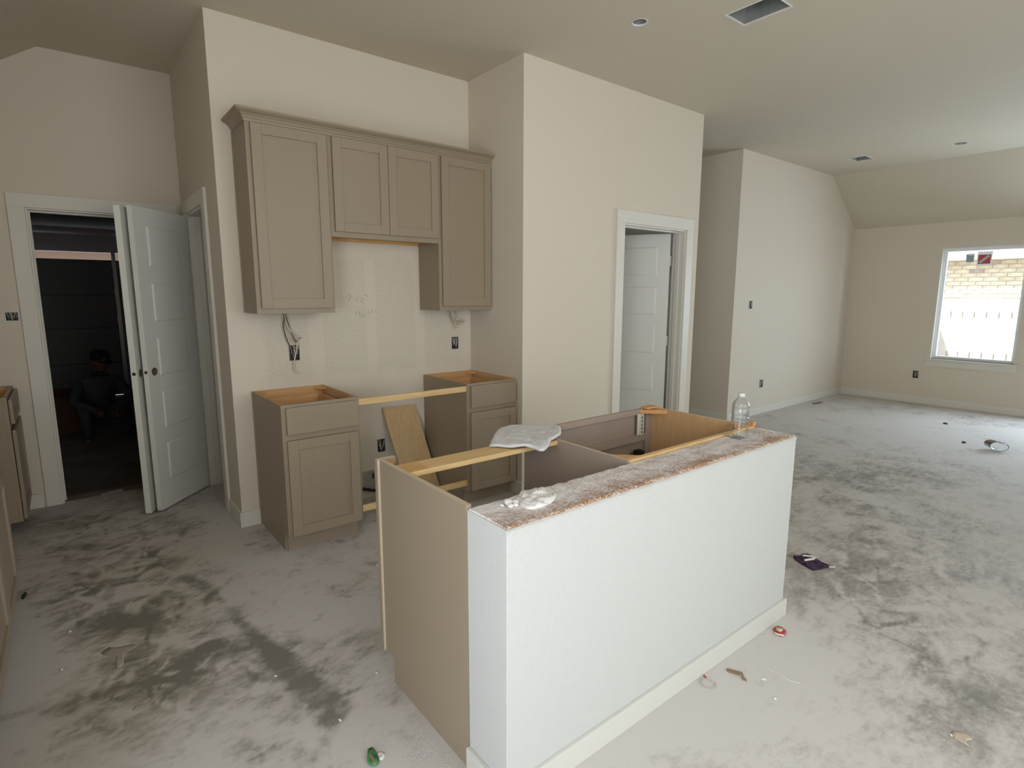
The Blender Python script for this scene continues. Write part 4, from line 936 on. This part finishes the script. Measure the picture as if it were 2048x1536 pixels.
# floor litter
def flat(name, pts, label, cat, m, h=.003, amp=.003, z0=.001, group=None, rings=3, freq=30, hump=0):
    o = blanket(name, pts, z0, m, label, cat, th=h, amp=amp, rings=rings, freq=freq, hump=hump)
    if group: o['group'] = group
    return o
pw = flat('foil_wrapper', [(2.175, -2.545), (2.20, -2.47), (2.25, -2.402), (2.30, -2.412), (2.345, -2.44), (2.325, -2.51), (2.285, -2.585), (2.24, -2.57)], 'torn dark purple foil wrapper on the floor right of the island', 'wrapper', 'purple', h=.004, amp=.012, rings=6, z0=.005)
MB().tube(sm([(2.225, -2.475, .020), (2.255, -2.490, .022), (2.285, -2.50, .020)]), .006, 6).build('pale_crease', 'swhite', pw)
MB().tube(sm([(2.28, -2.44, .018), (2.30, -2.47, .020), (2.31, -2.50, .018)]), .005, 6).build('pale_crease', 'swhite', pw)
MB().tube(sm([(2.275, -2.585, .008), (2.290, -2.605, .012), (2.305, -2.600, .006), (2.292, -2.588, .006)]), .004, 6).build('curled_tail', 'plastic', pw)
rw = flat('red_wrapper', [(1.450, -2.700), (1.478, -2.675), (1.512, -2.690), (1.508, -2.722), (1.474, -2.732), (1.445, -2.724)], 'small crumpled red and white wrapper by the island baseboard end', 'wrapper', 'red', h=.003, amp=.008, z0=.004, rings=4)
MB().lathe([(.0001, .0), (.014, .002), (.016, .006), (.0001, .008)], (1.474, -2.705, .010), 12).build('pale_centre', mat('foil_gold', (.5, .45, .3), .3, metal=.4), rw)
MB().tube(sm([(1.446, -2.700, .008), (1.440, -2.715, .010), (1.456, -2.734, .008)]), .003, 6).build('white_rim', 'swhite', rw)
def chip(pts, h): return MB().prism(pts, 'z', .001, h)
tag(chip([(1.056, -2.698), (1.066, -2.703), (1.088, -2.748), (1.076, -2.760), (1.062, -2.742), (1.050, -2.712)], .006).build('wood_chip', 'tan'), 'larger brown splinter of board on the floor before the island', 'wood chip', 'brown splinters on the floor')
tag(chip([(1.064, -2.758), (1.072, -2.762), (1.058, -2.785), (1.052, -2.770)], .005).build('wood_chip', 'tan'), 'tiny brown splinter beside the larger one before the island', 'wood chip', 'brown splinters on the floor')
ring_pts = [(.925+.026*math.cos(t*.5), -2.700+.030*math.sin(t*.5), .004) for t in range(13)]
pr = tag(MB().tube(ring_pts, .0016, 6).build('plastic_ring', mat('ring_translucent', (.62, .60, .54), .3, trans=.5)), 'translucent curl of plastic beside the island baseboard', 'plastic scrap')
MB().tube([(.948, -2.678, .004), (.952, -2.664, .006)], .003, 6).build('red_end', 'red', pr)
gw = flat('green_wrapper', [(-.240, -2.190), (-.224, -2.188), (-.222, -2.225), (-.236, -2.262), (-.252, -2.262), (-.262, -2.235)], 'small green and brown wrapper scrap at the bottom of the view', 'wrapper', 'green', h=.003, amp=.01, z0=.005, rings=3)
MB().tube(sm([(-.246, -2.222, .014), (-.246, -2.240, .016), (-.25, -2.256, .012)]), .004, 6).build('brown_patch', 'tan', gw)
flat('white_scrap', [(-.220, -2.215), (-.205, -2.222), (-.204, -2.240), (-.222, -2.250), (-.230, -2.232)], 'small white scrap beside the green wrapper', 'scrap', 'swhite', h=.004, amp=.004)
pc = tag(MB().lathe([(.0001, .004), (.042, .004), (.048, .01), (.055, .075), (.058, .078), (.056, .079), (.053, .076), (.046, .012), (.0001, .006)], (0, 0, 0), 28).build('plastic_cup', 'clear'), 'clear crushed plastic cup lying on the living room floor', 'cup')
pc.location = (6.10, -2.50, .055); pc.rotation_euler = (PI/2, .1, -.9); pc.scale = (1.4, .8, 1.8)
flat('mud_chip', [(6.135, -2.285), (6.17, -2.262), (6.20, -2.28), (6.165, -2.30)], 'tiny dark clod near the plastic cup', 'debris', 'dark', h=.012, amp=.004)
flat('mud_chip', [(7.02, -1.90), (7.05, -1.88), (7.08, -1.90), (7.04, -1.93)], 'tiny dark clod on the pale floor near the window wall', 'debris', 'dark', h=.012, amp=.004)
flat('plaster_scrap', [(1.335, -3.412), (1.348, -3.369), (1.372, -3.360), (1.395, -3.385), (1.384, -3.411), (1.36, -3.40)], 'beige plaster flake at the lower right of the floor', 'plaster', mat('flake_beige', (.50, .42, .33), .85), h=.005, amp=.003, rings=3)
flat('plaster_splatter', [(-.872, -.991), (-.84, -1.015), (-.79, -1.03), (-.775, -1.055), (-.80, -1.07), (-.825, -1.085), (-.832, -1.16), (-.845, -1.18), (-.858, -1.165), (-.852, -1.085), (-.885, -1.05), (-.90, -1.02)], 'dried pale plaster splash on the floor in the left aisle', 'plaster', mat('splash_beige', (.40, .345, .30), .85), h=.001, amp=.0004, rings=3)
flat('plaster_splatter', [(-.822, -1.475), (-.806, -1.472), (-.800, -1.488), (-.812, -1.500), (-.828, -1.492)], 'smaller oval plaster splash nearer the camera', 'plaster', MT['putty'] if False else bpy.data.materials['splash_beige'], h=.001, amp=.0003)
flat('rag_scrap', [(-.80, 1.215), (-.70, 1.235), (-.66, 1.27), (-.70, 1.31), (-.80, 1.285)], 'grey rag scrap lying at the garage threshold', 'rag', mat('rag_grey', (.36, .35, .35), .9), h=.004, amp=.006, z0=.012, rings=4)
flat('leaf_scrap', [(-1.175, -.20), (-1.165, -.21), (-1.172, -.26), (-1.182, -.262), (-1.184, -.24)], 'dark leaf scrap beside the long left cabinet', 'leaf', mat('leaf_dark', (.02, .03, .015), .8), h=.012, amp=.004)
flat('paper_scrap', [(7.05, -.42), (7.10, -.38), (7.28, -.40), (7.30, -.44), (7.15, -.45)], 'thin dark scrap on the floor by the living room corner', 'scrap', 'tan', h=.006, amp=.004)
# white plaster dots scattered: individually countable specks
dots = [((-.05, -1.85), 'beside the toe of the island end panel'), ((1.05, -2.90), 'by the pale curved string'), ((1.12, -2.82), 'between the brown splinters and the red wrapper'),
        ((1.63, -2.42), 'at the far right corner of the island wall'), ((-1.0, -.75), 'in front of the far left corner cabinet'), ((-1.03, -1.05), 'left of the dried T-shaped plaster splash'),
        ((-.37, -1.62), 'on the dark wiped streak in the left aisle'), ((.34, -1.02), 'between the left base cabinet and the island'), ((-.26, -2.0), 'at the near end of the dark wiped streak'),
        ((.24, -.82), 'in front of the toe kick of the left base cabinet'), ((1.35, -3.36), 'beside the beige plaster flake at lower right')]
for i, ((x_, y_), wh) in enumerate(dots):
    o = MB().lathe([(.0001, .0), (.006, .0005), (.005, .003), (.0001, .0045)], (0, 0, 0), 9).build('plaster_speck', 'putty') if i == 0 else dots_proto.copy()
    if i == 0: dots_proto = o
    else: COL.objects.link(o)
    o.location = (x_, y_, .001); o.rotation_euler[2] = i; o.scale = (1+.3*(i % 3), .7+.2*(i % 2), 1)
    tag(o, 'tiny white plaster speck '+wh, 'plaster', 'white plaster specks on the floor')
# thin white string
tag(MB().tube(sm([(1.195, -2.799, .003), (1.190, -2.849, .003), (1.193, -2.887, .003), (1.206, -2.920, .003)]), .0011, 6).build('string', 'swhite'), 'thin pale string curved on the floor before the island', 'string')

# pebbly overspray of plaster dried on the slab at the foot of the island end
sp_ = MB(); rg2 = random.Random(5)
for i in range(900):
    t = rg2.random(); x_ = -.03-.20*t**1.4-rg2.random()*.04; y_ = -2.22-.42*rg2.random()
    if x_ > -.03 or y_ > -2.2-.15*t: continue
    r = rg2.uniform(.0012, .0035); a0 = rg2.random()*6
    vs_ = [(x_+r*math.cos(a0+k*PI/3)*rg2.uniform(.7, 1.2), y_+r*math.sin(a0+k*PI/3)*rg2.uniform(.7, 1.2), .0008) for k in range(6)]+[(x_, y_, .0008+r*.45)]
    sp_.add(vs_, [(k, (k+1) % 6, 6) for k in range(6)])
o = tag(sp_.build('plaster_spatter', mat('spatter_pale', (.56, .54, .51), .85), closed=False), 'pebbly pale plaster overspray on the floor at the foot of the island end', 'plaster'); o['kind'] = 'stuff'
